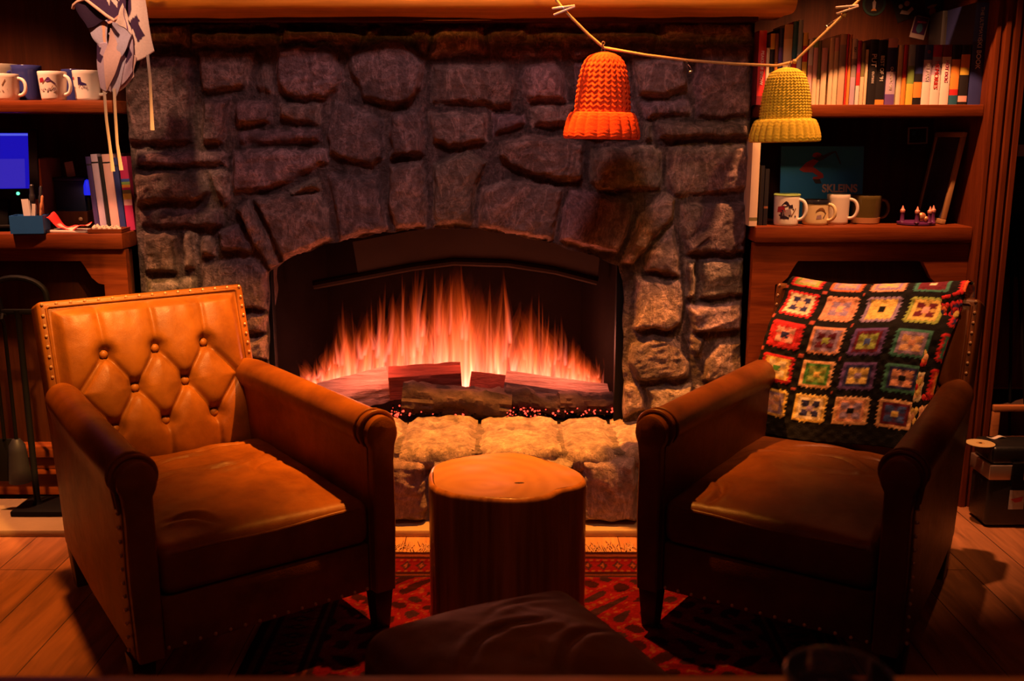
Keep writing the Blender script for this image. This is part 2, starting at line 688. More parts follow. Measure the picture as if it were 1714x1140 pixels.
# chimney breast above the mantel and walls closing the bookcase alcoves
structure(MB().box((-1.2, 3.22, 1.68), (0.75, 4.0, 2.6)).build('wall_chimney', WALLM, smooth=False))
structure(MB().box((1.66, 3.62, 0.0), (2.6, 4.0, 2.6)).build('wall_alcove', wood('alcove_boards', (0.10, 0.028, 0.012), (0.20, 0.058, 0.022), 2, 0.5), smooth=False))
# flush stone slab under the hearth
SLAB = plain('slab_stone', (0.33, 0.22, 0.11), 0.6, 0, 0.2, 14, 0.15, 40)
structure(MB().box((-2.3, 2.83, 0.0), (1.30, 3.10, 0.022)).build('trim_1', SLAB, bevel=0.005))

# ================================================================== fireplace
YW = 3.20
STONES = [
 [(232,88),(318,90),(323,150),(321,240),(250,245),(210,240),(206,150)],
 [(240,33),(312,33),(312,78),(232,80)],
 [(318,34),(462,33),(462,46),(320,48)],
 [(316,51),(462,51),(462,77),(316,79)],
 [(472,46),(590,48),(603,60),(598,72),(468,73)],
 [(482,33),(660,33),(660,41),(482,43)],
 [(608,50),(640,42),(632,58),(618,68),(608,68)],
 [(668,42),(722,38),(716,90),(704,88)],
 [(326,85),(424,84),(421,110),(408,150),(345,157),(332,150)],
 [(438,104),(452,108),(459,157),(430,153),(420,140)],
 [(462,78),(545,75),(563,88),(577,135),(570,152),(545,167),(490,168),(468,155),(459,120)],
 [(582,92),(625,72),(645,58),(664,62),(690,85),(712,105),(706,150),(690,174),(660,178),(605,167),(590,135),(578,115)],
 [(334,165),(383,163),(383,190),(372,240),(334,243)],
 [(390,168),(454,164),(455,208),(391,212)],
 [(465,172),(535,173),(535,211),(490,208),(466,200)],
 [(393,217),(536,214),(536,238),(430,244),(394,240)],
 [(560,168),(605,180),(641,196),(644,270),(625,281),(580,270),(546,258),(543,200)],
 [(650,188),(704,181),(711,200),(712,262),(650,266)],
 [(222,253),(350,252),(383,256),(380,281),(222,280)],
 [(222,285),(330,286),(352,320),(338,337),(222,344)],
 [(345,286),(384,286),(383,340),(372,347),(362,335),(350,305)],
 [(386,249),(548,249),(550,273),(480,308),(430,323),(388,326),(384,300)],
 [(478,318),(530,296),(536,320),(482,330)],
 [(392,345),(412,332),(442,375),(470,450),(450,455),(420,412)],
 [(418,333),(470,322),(532,324),(546,350),(557,402),(482,434),(470,442),(444,378)],
 [(545,292),(636,288),(642,350),(650,387),(566,405),(554,350)],
 [(648,274),(708,270),(716,380),(656,385),(647,340)],
 [(722,275),(780,250),(816,272),(801,310),(791,381),(724,379)],
 [(804,312),(850,302),(943,312),(942,340),(927,408),(797,381)],
 [(952,316),(1010,325),(1070,338),(1060,375),(1036,427),(935,406),(942,360)],
 [(1073,362),(1110,322),(1133,333),(1131,362),(1062,447),(1040,442)],
 [(225,350),(370,350),(372,381),(230,383)],
 [(238,390),(298,389),(298,458),(238,460)],
 [(303,390),(327,390),(327,455),(303,455)],
 [(333,395),(350,393),(360,430),(333,432)],
 [(362,388),(400,370),(424,415),(420,428),(366,420)],
 [(333,440),(420,433),(445,455),(446,520),(333,520)],
 [(238,466),(326,464),(326,500),(238,502)],
 [(238,508),(326,506),(326,580),(238,582)],
 [(333,526),(395,526),(395,560),(333,560)],
 [(400,526),(446,525),(444,560),(400,560)],
 [(333,566),(446,566),(447,604),(335,606)],
 [(238,588),(326,588),(326,640),(238,640)],
 [(335,612),(447,610),(447,660),(335,662)],
 [(238,646),(330,646),(330,700),(238,700)],
 [(336,668),(447,668),(447,706),(336,706)],
 [(738,38),(808,36),(811,88),(780,95),(715,98),(724,60)],
 [(816,44),(881,43),(882,71),(840,73),(818,70)],
 [(888,31),(1100,31),(1098,44),(888,45)],
 [(895,49),(1098,48),(1108,60),(1105,73),(960,74),(898,70)],
 [(1106,31),(1262,31),(1262,64),(1112,66)],
 [(840,78),(945,77),(942,98),(842,97)],
 [(950,80),(1155,78),(1155,90),(960,98)],
 [(722,107),(848,105),(862,150),(858,180),(830,183),(800,176),(718,175)],
 [(878,108),(930,102),(945,120),(952,170),(885,173),(868,130)],
 [(960,104),(1048,98),(1056,150),(1060,162),(965,168)],
 [(1058,95),(1152,94),(1154,150),(1112,164),(1066,160)],
 [(1167,71),(1262,70),(1262,200),(1163,199)],
 [(1070,168),(1158,166),(1160,196),(1080,200)],
 [(1098,205),(1260,204),(1260,233),(1103,236)],
 [(712,184),(816,189),(816,238),(752,248),(722,238)],
 [(823,190),(878,189),(886,205),(850,220),(826,231)],
 [(886,179),(968,174),(960,212),(892,214)],
 [(975,172),(1062,168),(1072,200),(1060,232),(978,232)],
 [(1078,205),(1092,206),(1096,236),(1078,238)],
 [(834,240),(880,226),(950,228),(979,240),(979,304),(930,304),(860,287),(830,262)],
 [(990,248),(1095,239),(1112,255),(1110,320),(1000,323),(988,305)],
 [(1120,244),(1257,240),(1259,322),(1125,333),(1114,300)],
 [(1143,342),(1256,339),(1252,427),(1150,427),(1138,380)],
 [(1130,376),(1142,430),(1141,468),(1080,456),(1086,425)],
 [(1064,464),(1140,471),(1149,490),(1143,546),(1120,557),(1062,554)],
 [(1148,434),(1168,433),(1166,500),(1150,503)],
 [(1173,433),(1248,433),(1248,496),(1172,504)],
 [(1150,514),(1248,504),(1247,557),(1160,560)],
 [(1060,575),(1090,562),(1130,567),(1160,608),(1158,637),(1068,641),(1050,610)],
 [(1150,566),(1182,565),(1178,596),(1164,602)],
 [(1176,607),(1200,572),(1247,570),(1246,642),(1178,642)],
 [(1040,646),(1072,645),(1082,690),(1040,706)],
 [(1080,648),(1160,645),(1160,706),(1090,706)],
 [(1167,650),(1246,650),(1246,706),(1167,706)],
]


def poly_sd(poly, X, Z):
    """signed distance to a polygon, positive inside"""
    d = np.full(X.shape, 1e9)
    inside = np.zeros(X.shape, bool)
    n = len(poly)
    for i in range(n):
        x1, z1 = poly[i]
        x2, z2 = poly[(i + 1) % n]
        ex, ez = x2 - x1, z2 - z1
        t = np.clip(((X - x1) * ex + (Z - z1) * ez) / (ex * ex + ez * ez + 1e-12), 0, 1)
        d = np.minimum(d, np.hypot(X - x1 - t * ex, Z - z1 - t * ez))
        if abs(z2 - z1) > 1e-9:
            cr = ((z1 > Z) != (z2 > Z)) & (X < (x2 - x1) * (Z - z1) / (z2 - z1) + x1)
            inside ^= cr
    return np.where(inside, d, -d)


def stone_relief(X, Z, polys, seed, proud=0.034, mortar=(0.12, 0.082, 0.072), warm=0.0):
    rs = random.Random(seed)
    p3 = np.stack([X * 26, Z * 26, X * 0 + seed], -1)
    wx = X + 0.0055 * fbm(p3, 3)
    wz = Z + 0.0055 * fbm(p3 + 40.0, 3)
    H = 0.004 * fbm(np.stack([X * 40, Z * 40, X * 0 + 3], -1), 3)
    col = np.empty(X.shape + (3,))
    mm = 1 + 0.35 * fbm(np.stack([X * 9, Z * 9, X * 0 + 8], -1), 3)
    col[:] = np.array(mortar)
    col *= mm[..., None]
    for k, poly in enumerate(polys):
        xs = [p[0] for p in poly]
        zs = [p[1] for p in poly]
        sel = (X > min(xs) - .02) & (X < max(xs) + .02) & (Z > min(zs) - .02) & (Z < max(zs) + .02)
        if not sel.any():
            continue
        x, z = X[sel], Z[sel]
        d = poly_sd(poly, wx[sel], wz[sel])
        cx, cz = sum(xs) / len(xs), sum(zs) / len(zs)
        pr = proud * rs.uniform(0.65, 1.25)
        tx, tz = rs.uniform(-.10, .10), rs.uniform(-.10, .10)
        an = rs.uniform(-0.9, 0.9)
        ca, sa = math.cos(an), math.sin(an)
        u, v = x * ca + z * sa, -x * sa + z * ca
        rough = ridged(np.stack([u * 9, v * 24, x * 0 + k * 3.1], -1), 4, 0.55)
        facet = fbm(np.stack([u * 12, v * 12, x * 0 + k * 7.7], -1), 3)
        facet = np.round(facet * 2.5) / 2.5 * 0.5 + facet * 0.5
        amp = rs.uniform(0.003, 0.0065)
        h = sstep(-0.002, 0.020, d) * (pr + tx * (x - cx) + tz * (z - cz) + amp * rough + 0.006 * facet)
        h += 0.007 * sstep(0.0, 0.07, d)
        cur = H[sel]
        up = h > cur
        tint = np.array(rs.choice([(0.27, 0.175, 0.165), (0.25, 0.17, 0.175), (0.23, 0.16, 0.135), (0.29, 0.20, 0.165), (0.235, 0.145, 0.145), (0.24, 0.185, 0.14), (0.20, 0.14, 0.13)])) * rs.uniform(0.75, 1.3)
        tint = tint + np.array((warm, warm * 0.75, warm * 0.4))
        c = tint[None, :] * (1 + 0.22 * facet + 0.14 * rough)[:, None]
        mix = sstep(-0.003, 0.004, d)[:, None]
        cc = col[sel]
        cc[up] = (cc * (1 - mix) + np.clip(c, 0.02, 1) * mix)[up]
        cur[up] = h[up]
        H[sel] = cur
        col[sel] = cc
    return H, col


fire_place = thing('fireplace', 'mauve grey stone fireplace with an arched opening and raised hearth between two bookcases', 'fireplace', (-0.23, 3.2, 0))
FX, FY = -0.23, 3.2


def arch_world():
    pts = [(449, 720), (449, 455), (480, 433), (556, 406), (650, 388), (714, 382), (790, 382), (865, 393), (930, 409), (1036, 443), (1044, 470), (1043, 720)]
    return [(at(x, y, YW).x, at(x, y, YW).z) for x, y in pts]


ARCH = arch_world()
XL, XR = -1.205, 0.748
nx, nz_ = 440, 320
gx = np.linspace(XL, XR, nx)
gz = np.linspace(0.0, 1.60, nz_)
GX, GZ = np.meshgrid(gx, gz, indexing='ij')
WPOLY = [[(at(x, y, YW - .03).x, at(x, y, YW - .03).z) for x, y in pl] for pl in STONES]
Hh, Cc = stone_relief(GX, GZ, WPOLY, 5)
STONE = tinted('field_stone', 0.74, 1.0, 62, 0.026, 0.5, vein_glint=0.55)
inside = poly_sd([p for p in ARCH], GX, GZ)
bm = bmesh.new()
vs = {}
keep = inside < 0.002


def to_arch(x, z):
    best = None
    for i in range(len(ARCH) - 1):
        (ax, az), (bx, bz) = ARCH[i], ARCH[i + 1]
        t = max(0, min(1, ((x - ax) * (bx - ax) + (z - az) * (bz - az)) / ((bx - ax) ** 2 + (bz - az) ** 2)))
        px, pz = ax + t * (bx - ax), az + t * (bz - az)
        d = math.hypot(px - x, pz - z)
        if best is None or d < best[0]:
            best = (d, px, pz)
    return best


clay = bm.verts.layers.float_color.new('tint')
Yb = YW - Hh
# soften the outline toward the side edges
for i in range(nx):
    for j in range(nz_):
        if keep[i, j] or (keep[max(i - 1, 0):i + 2, max(j - 1, 0):j + 2]).any():
            v = bm.verts.new((GX[i, j] - FX, Yb[i, j] - FY, GZ[i, j]))
            v[clay] = (*Cc[i, j], 1)
            vs[i, j] = v
for i in range(nx - 1):
    for j in range(nz_ - 1):
        q = [(i, j), (i + 1, j), (i + 1, j + 1), (i, j + 1)]
        if all(k in vs for k in q) and sum(bool(keep[k]) for k in q) >= 2:
            bm.faces.new([vs[k] for k in q])
bmesh.ops.delete(bm, geom=[v for v in bm.verts if not v.link_faces], context='VERTS')
be = [e for e in bm.edges if len(e.link_faces) == 1]
for v in {v for e in be for v in e.verts}:
    d, px_, pz_ = to_arch(v.co.x + FX, v.co.z)
    if d < 0.012:
        wob = 0.004 * math.sin(px_ * 60 + pz_ * 45)
        v.co.x, v.co.z = px_ - FX + wob * .5, pz_ + wob
ex = bmesh.ops.extrude_edge_only(bm, edges=be)
for g in ex['geom']:
    if isinstance(g, bmesh.types.BMVert):
        g.co.y = 0.30 if abs(g.co.x + FX) > 1e9 else 0.16
for f in bm.faces:
    f.smooth = True
me = bpy.data.meshes.new('stone_surround')
bm.to_mesh(me)
bm.free()
me.materials.append(STONE)
link('stone_surround', me, fire_place)

# raised hearth: stacked front stones and rough cap stones
YH, ZH = 2.90, 0.256
FRONT = [[(640,765),(716,766),(716,872),(640,874)], [(722,768),(830,768),(830,874),(722,872)], [(836,768),(962,768),(962,874),(836,874)],
         [(970,764),(1066,762),(1068,872),(972,874)], [(1074,766),(1190,766),(1190,874),(1074,874)], [(520,766),(634,766),(634,874),(520,874)],
         [(400,766),(514,768),(514,874),(400,874)], [(1197,768),(1290,768),(1290,874),(1197,874)], [(300,768),(394,768),(394,874),(300,874)]]
fp = [[(at(x, y, YH).x, at(x, y, YH).z) for x, y in pl] for pl in FRONT]
hx = np.linspace(XL, XR, 330)
hz = np.linspace(0.0, ZH - 0.012, 46)
HX, HZ = np.meshgrid(hx, hz, indexing='ij')
hh, hc = stone_relief(HX, HZ, fp, 11, 0.042, (0.26, 0.19, 0.13), 0.06)
P = np.stack([HX - FX, YH + 0.008 - hh - FY, HZ], -1)
P = np.concatenate([P, P[:, -1:] + np.array((0, 0.3, 0))], 1)
hc = np.concatenate([hc, hc[:, -1:]], 1)
HST = tinted('hearth_stone', 0.78, 0.9, 60, 0.02, 0.4, vein_glint=0.25)
hearth = grid_obj('hearth', P, HST, fire_place, hc, 0.0, flip=True)
hearth['label'] = 'raised hearth of rough tan stones'
CAPS = [(-1.203, -0.935), (-0.925, -0.665), (-0.655, -0.355), (-0.345, -0.115), (-0.103, 0.152), (0.164, 0.318), (0.332, 0.54), (0.55, 0.747)]
for k, (x0, x1) in enumerate(CAPS):
    rs = random.Random(40 + k)
    n, m_ = 46, 40
    u = np.linspace(0, 1, n)
    # outline loop in section: front bottom -> front top -> back
    sec = [(0.018, -0.072), (0.002, -0.060), (-0.006, -0.035), (-0.004, -0.012), (0.010, 0.0)] + [(0.010 + 0.33 * t, 0.0) for t in np.linspace(0.03, 1, 30)] + [(0.345, -0.06)]
    sec = np.array(sec)
    U, V = np.meshgrid(u, np.arange(len(sec)), indexing='ij')
    X = x0 + (x1 - x0) * U
    Yc = YH + 0.004 + sec[:, 0][None, :] + rs.uniform(-0.01, 0.012)
    Zc = ZH + sec[:, 1][None, :] + rs.uniform(-0.006, 0.004)
    Yc = np.broadcast_to(Yc, X.shape).copy()
    Zc = np.broadcast_to(Zc, X.shape).copy()
    edge = np.minimum(U, 1 - U) * (x1 - x0)
    rnd = 0.018 * (1 - sstep(0, 0.03, edge))
    nn = np.stack([X * 16, Yc * 16, Zc * 16 + k], -1)
    front = (V < 5)
    a1 = ridged(nn * np.array((1, 1, 1.6)), 4, 0.55)
    a2 = fbm(nn * 0.6, 3)
    Yc = Yc - np.where(front, 0.008 * a1 + 0.014 * a2, 0.012 * a2 * (1 - sstep(0.0, 0.05, Yc - YH))) + rnd * np.where(front, 1, 0)
    Zc = Zc + np.where(front, 0.003 * a1, 0.0045 * a1 + 0.004 * a2) - rnd * 0.8 * (V > 1)
    Pc = np.stack([X - FX, Yc - FY, Zc], -1)
    sd = np.array([Pc[0].mean(0)]), np.array([Pc[-1].mean(0)])
    lo, hi = Pc[:1].copy(), Pc[-1:].copy()
    lo[..., 2] = ZH - 0.075
    hi[..., 2] = ZH - 0.075
    Pc = np.concatenate([lo, Pc, hi], 0)
    base = np.array((0.36, 0.26, 0.18)) * rs.uniform(0.85, 1.15)
    cc = base[None, None] * (1 + 0.25 * a1 + 0.22 * a2)[..., None]
    cc = np.concatenate([cc[:1], cc, cc[-1:]], 0)
    cs = grid_obj('cap_stone', Pc, HST, hearth, cc)

# firebox (black steel box behind the opening)
x0, x1 = ARCH[0][0] + 0.004, ARCH[-1][0] - 0.004
mb = MB()
yb0, yb1, zt, zb = YW + 0.012, 3.80, 0.98, 0.235
mb.add([(x0, yb0, zb), (x1, yb0, zb), (x1 - .10, yb1, zb), (x0 + .10, yb1, zb), (x0, yb0, zt), (x1, yb0, zt), (x1 - .10, yb1, zt), (x0 + .10, yb1, zt)],
       [(0, 1, 2, 3), (4, 7, 6, 5), (1, 5, 6, 2), (2, 6, 7, 3), (3, 7, 4, 0)])
for v in range(len(mb.v)):
    mb.v[v] = (mb.v[v][0] - FX, mb.v[v][1] - FY, mb.v[v][2])
fb = mb.build('firebox', SOOT, fire_place, smooth=False, fix=False)
fb['label'] = 'sooty black firebox'
# slim black liner frame just inside the stone
mb = MB()
for xx in (x0 - 0.004, x1 - 0.026):
    MB().box((xx - FX, YW + 0.02 - FY, ZH - .02), (xx + 0.03 - FX, YW + 0.06 - FY, 0.86)).build('liner_strip', BLACK, fire_place, bevel=0.003)
# smoke hood with a rolled lower lip
HOODM = plain('dull_bronze_steel', (0.016, 0.008, 0.003), 0.8, 0.0, 0.25, 12, spec=0.1)
lip = [at(x, y, 3.40) for x, y in ((525, 477), (600, 463), (690, 446), (760, 437), (850, 440), (930, 452), (1000, 470))]
top = [Vector((p.x, 3.30, p.z + 0.13)) for p in lip]
n = len(lip)
mb = MB()
off = Vector((FX, FY, 0))
mb.tube([p - off for p in lip], 0.016, 10)
v = [p - off for p in lip[1:]] + [p - off for p in top[1:]] + [p - off + Vector((0, 0.012, 0)) for p in lip[1:]] + [p - off + Vector((0, 0.012, 0)) for p in top[1:]]
k = n - 1
f = []
for i in range(k - 1):
    f += [(i, i + 1, k + i + 1, k + i), (2 * k + i, 3 * k + i, 3 * k + i + 1, 2 * k + i + 1)]
mb.add(v, f)
mb.build('smoke_hood', HOODM, fire_place)

# mantel beam
PX = np.linspace(-1.18, 0.81, 180)
ang = np.linspace(0, 2 * math.pi, 40, endpoint=False)
UU, AA = np.meshgrid(PX, ang, indexing='ij')
ry, rz_ = 0.145, 0.078
ca, sa = np.cos(AA), np.sin(AA)
pw = 0.36
yy = 3.105 + ry * np.sign(ca) * np.abs(ca) ** pw
zz = 1.617 + rz_ * np.sign(sa) * np.abs(sa) ** pw
nn = np.stack([UU * 3, yy * 8, zz * 8], -1)
dd = 0.007 * fbm(nn, 3)
yy = yy + ca * dd
zz = zz + sa * dd
mant = thing('mantel_beam', 'thick honey coloured wooden mantel beam across the top of the stone fireplace', 'mantel', (-0.24, 3.10, 1.545))
Pm = np.stack([UU + 0.24, yy - 3.10, zz - 1.545], -1)
g = MB()
nU, nA = UU.shape
g.add(Pm.reshape(-1, 3).tolist(), [(i * nA + k, i * nA + (k + 1) % nA, (i + 1) * nA + (k + 1) % nA, (i + 1) * nA + k) for i in range(nU - 1) for k in range(nA)] + [tuple(range(nA)), tuple((nU - 1) * nA + k for k in range(nA))])
g.build('beam', MANTEL, mant, sharp=60)
MB().box((-0.93, 0.02, -0.018), (0.98, 0.11, 0.006)).build('support_ledge', PANEL_Z, mant, bevel=0.004)

# ------------------------------------------------------------------ fire: logs, embers, flames
BARK = plain('charred_bark', (0.065, 0.035, 0.022), 0.9, 0, 1.0, 22, 1.0, 38)
SPLIT = wood('split_log_face', (0.32, 0.15, 0.10), (0.72, 0.44, 0.32), 0, 0.85, 1.6, 1.0)
REDLOG = wood('red_cedar_split', (0.13, 0.025, 0.015), (0.42, 0.09, 0.05), 0, 0.85, 1.2, 0.6)


def round_log(p0, p1, r, seed, knots=()):
    p0, p1 = Vector(p0), Vector(p1)
    d = (p1 - p0)
    Lh = d.length
    t = d.normalized()
    a = Vector((0, 0, 1)).cross(t).normalized()
    b = t.cross(a)
    nL, nA = 60, 28
    u = np.linspace(0, 1, nL)
    an = np.linspace(0, 2 * math.pi, nA, endpoint=False)
    U, A = np.meshgrid(u, an, indexing='ij')
    nn = np.stack([U * Lh * 22 + seed * 5, np.cos(A) * 1.6, np.sin(A) * 1.6 + seed], -1)
    rr = r * (1 + 0.26 * fbm(nn * 0.55, 3) + 0.16 * ridged(nn * np.array((.45, 2.2, 2.2)), 4))
    for ku, ka, kr in knots:
        dist = ((U - ku) * Lh / 0.035) ** 2 + (np.angle(np.exp(1j * (A - ka))) / 0.5) ** 2
        rr = rr + kr * np.exp(-dist)
    bend = 0.12 * r * np.sin(U * 3.3 + seed)
    ce = np.array(p0)[None, None] + U[..., None] * np.array(d)[None, None] + bend[..., None] * np.array(b)[None, None]
    P = ce + rr[..., None] * (np.cos(A)[..., None] * np.array(a) + np.sin(A)[..., None] * np.array(b))
    mb = MB()
    V = P.reshape(-1, 3).tolist()
    F = [(i * nA + k, i * nA + (k + 1) % nA, (i + 1) * nA + (k + 1) % nA, (i + 1) * nA + k) for i in range(nL - 1) for k in range(nA)]
    mb.add(V, F)
    bark = mb
    e = []
    for i, s in ((0, 1), (nL - 1, -1)):
        e.append(MB())
        ring = [V[i * nA + k] for k in range(nA)]
        c = Vector((0, 0, 0))
        for q in ring:
            c += Vector(q)
        c /= nA
        rim = [tuple(c + (Vector(q) - c) * 0.995) for q in ring]
        e[-1].add([tuple(c)] + rim, [(0, 1 + k, 1 + (k + 1) % nA) for k in range(nA)])
    return bark, e


def split_log(p0, p1, sec, seed):
    """wedge of split wood: sec = outline in (across, up)"""
    p0, p1 = Vector(p0), Vector(p1)
    d = p1 - p0
    t = d.normalized()
    a = t.cross(Vector((0, 0, 1))).normalized()
    b = a.cross(t)
    if b.z < 0:
        b = -b
    n = len(sec)
    per = []
    for i in range(n):
        s0, s1 = np.array(sec[i]), np.array(sec[(i + 1) % n])
        for q in range(7):
            per.append(s0 + (s1 - s0) * q / 7.0)
    per = np.array(per)
    nA, nL = len(per), 50
    u = np.linspace(0, 1, nL)
    U, K = np.meshgrid(u, np.arange(nA), indexing='ij')
    S = per[K]
    rr = np.hypot(S[..., 0], S[..., 1])
    nn = np.stack([U * d.length * 9 + seed, S[..., 0] * 90, S[..., 1] * 90 + seed], -1)
    dis = 1 + 0.10 * fbm(nn, 4)
    P = np.array(p0) + U[..., None] * np.array(d) + (S[..., 0] * dis)[..., None] * np.array(a) + (S[..., 1] * dis)[..., None] * np.array(b)
    mb = MB()
    V = P.reshape(-1, 3).tolist()
    F = [(i * nA + k, i * nA + (k + 1) % nA, (i + 1) * nA + (k + 1) % nA, (i + 1) * nA + k) for i in range(nL - 1) for k in range(nA)]
    mb.add(V, F)
    e = []
    for i in (0, nL - 1):
        e.append(MB())
        ring = [V[i * nA + k] for k in range(nA)]
        e[-1].add(ring, [tuple(range(nA))])
    return mb, e


def put_log(name, label, parts, body, endm):
    bark, e = parts
    c = Vector((0, 0, 0))
    for q in bark.v:
        c += Vector(q)
    c /= len(bark.v)
    c.z = min(q[2] for q in bark.v)
    t = thing(name, label, 'log', c, 0, 'logs in the fire')
    for m in [bark] + e:
        m.v = [tuple(Vector(q) - c) for q in m.v]
    bark.build('log_body', body, t, sharp=50)
    for q in e:
        q.build('cut_end', endm, t, smooth=False)
    return t


ENDW = plain('cut_log_end', (0.52, 0.20, 0.12), 0.9, 0, 0.25, 40)
put_log('knotty_log', 'knotty charred bark log lying frontmost in the fire, left of the gap with embers',
        round_log(at(674, 668, 3.30), at(856, 680, 3.30), 0.046, 1, ((0.12, 1.4, .012), (0.3, 0.6, .018), (0.62, 2.4, .016), (0.88, 1.0, .014))), BARK, BARK)
put_log('bark_log', 'short dark bark log with a pale stub, middle of the front row of logs',
        round_log(at(845, 664, 3.33), at(948, 682, 3.30), 0.030, 2, ((0.35, 2.0, .02), (0.75, 1.0, .01))), BARK, BARK)
put_log('charred_log', 'smooth charred log at the right end of the front row in the fire',
        round_log(at(934, 674, 3.30), at(1036, 672, 3.34), 0.031, 3), plain('charred_smooth_bark', (0.10, 0.05, 0.035), 0.9, 0, 0.5, 30, 0.6, 40), BARK)
tri = [(-0.055, -0.045), (0.05, -0.05), (0.06, 0.03), (0.0, 0.055), (-0.05, 0.035)]
put_log('split_log', 'reddish split log with a flat cut end, second log from the left',
        split_log(at(652, 640, 3.40), at(772, 632, 3.42), tri, 3), REDLOG, ENDW)
put_log('split_log', 'pale split log leaning at the left end of the fire',
        split_log(at(535, 665, 3.40), at(652, 638, 3.44), [(-0.05, -0.06), (0.05, -0.06), (0.055, 0.0), (-0.01, 0.052), (-0.05, 0.02)], 5), SPLIT, ENDW)
put_log('split_log', 'long split log sloping down at the right end of the fire',
        split_log(at(845, 640, 3.42), at(1036, 668, 3.40), [(-0.05, -0.05), (0.05, -0.055), (0.055, 0.015), (0.0, 0.045), (-0.05, 0.03)], 8), SPLIT, ENDW)
put_log('log_chunk', 'small triangular chunk of split wood in the middle of the fire',
        split_log(at(786, 648, 3.38), at(860, 654, 3.40), [(-0.04, -0.05), (0.045, -0.05), (0.0, 0.055)], 12), REDLOG, ENDW)

rs = random.Random(3)
mb = MB()
for k in range(420):
    px = rs.choice((rs.uniform(655, 1034), rs.uniform(655, 692), rs.uniform(848, 905), rs.uniform(935, 1034)))
    p = at(px, 693, 3.27)
    mb.ball((p.x, 3.235 + rs.random() ** 1.5 * 0.10, ZH + 0.004 + rs.random() * 0.02), rs.uniform(0.0018, 0.0042), 6, 4, mi=0 if rs.random() < 0.30 else 1)
EMB = glow('ember_glow', (1.0, 0.05, 0.025), 3.0)
em = mb.build('ember_bed', [EMB, SOOT])
tag(em, 'bed of red glowing embers under the front logs', 'embers', kind='stuff')


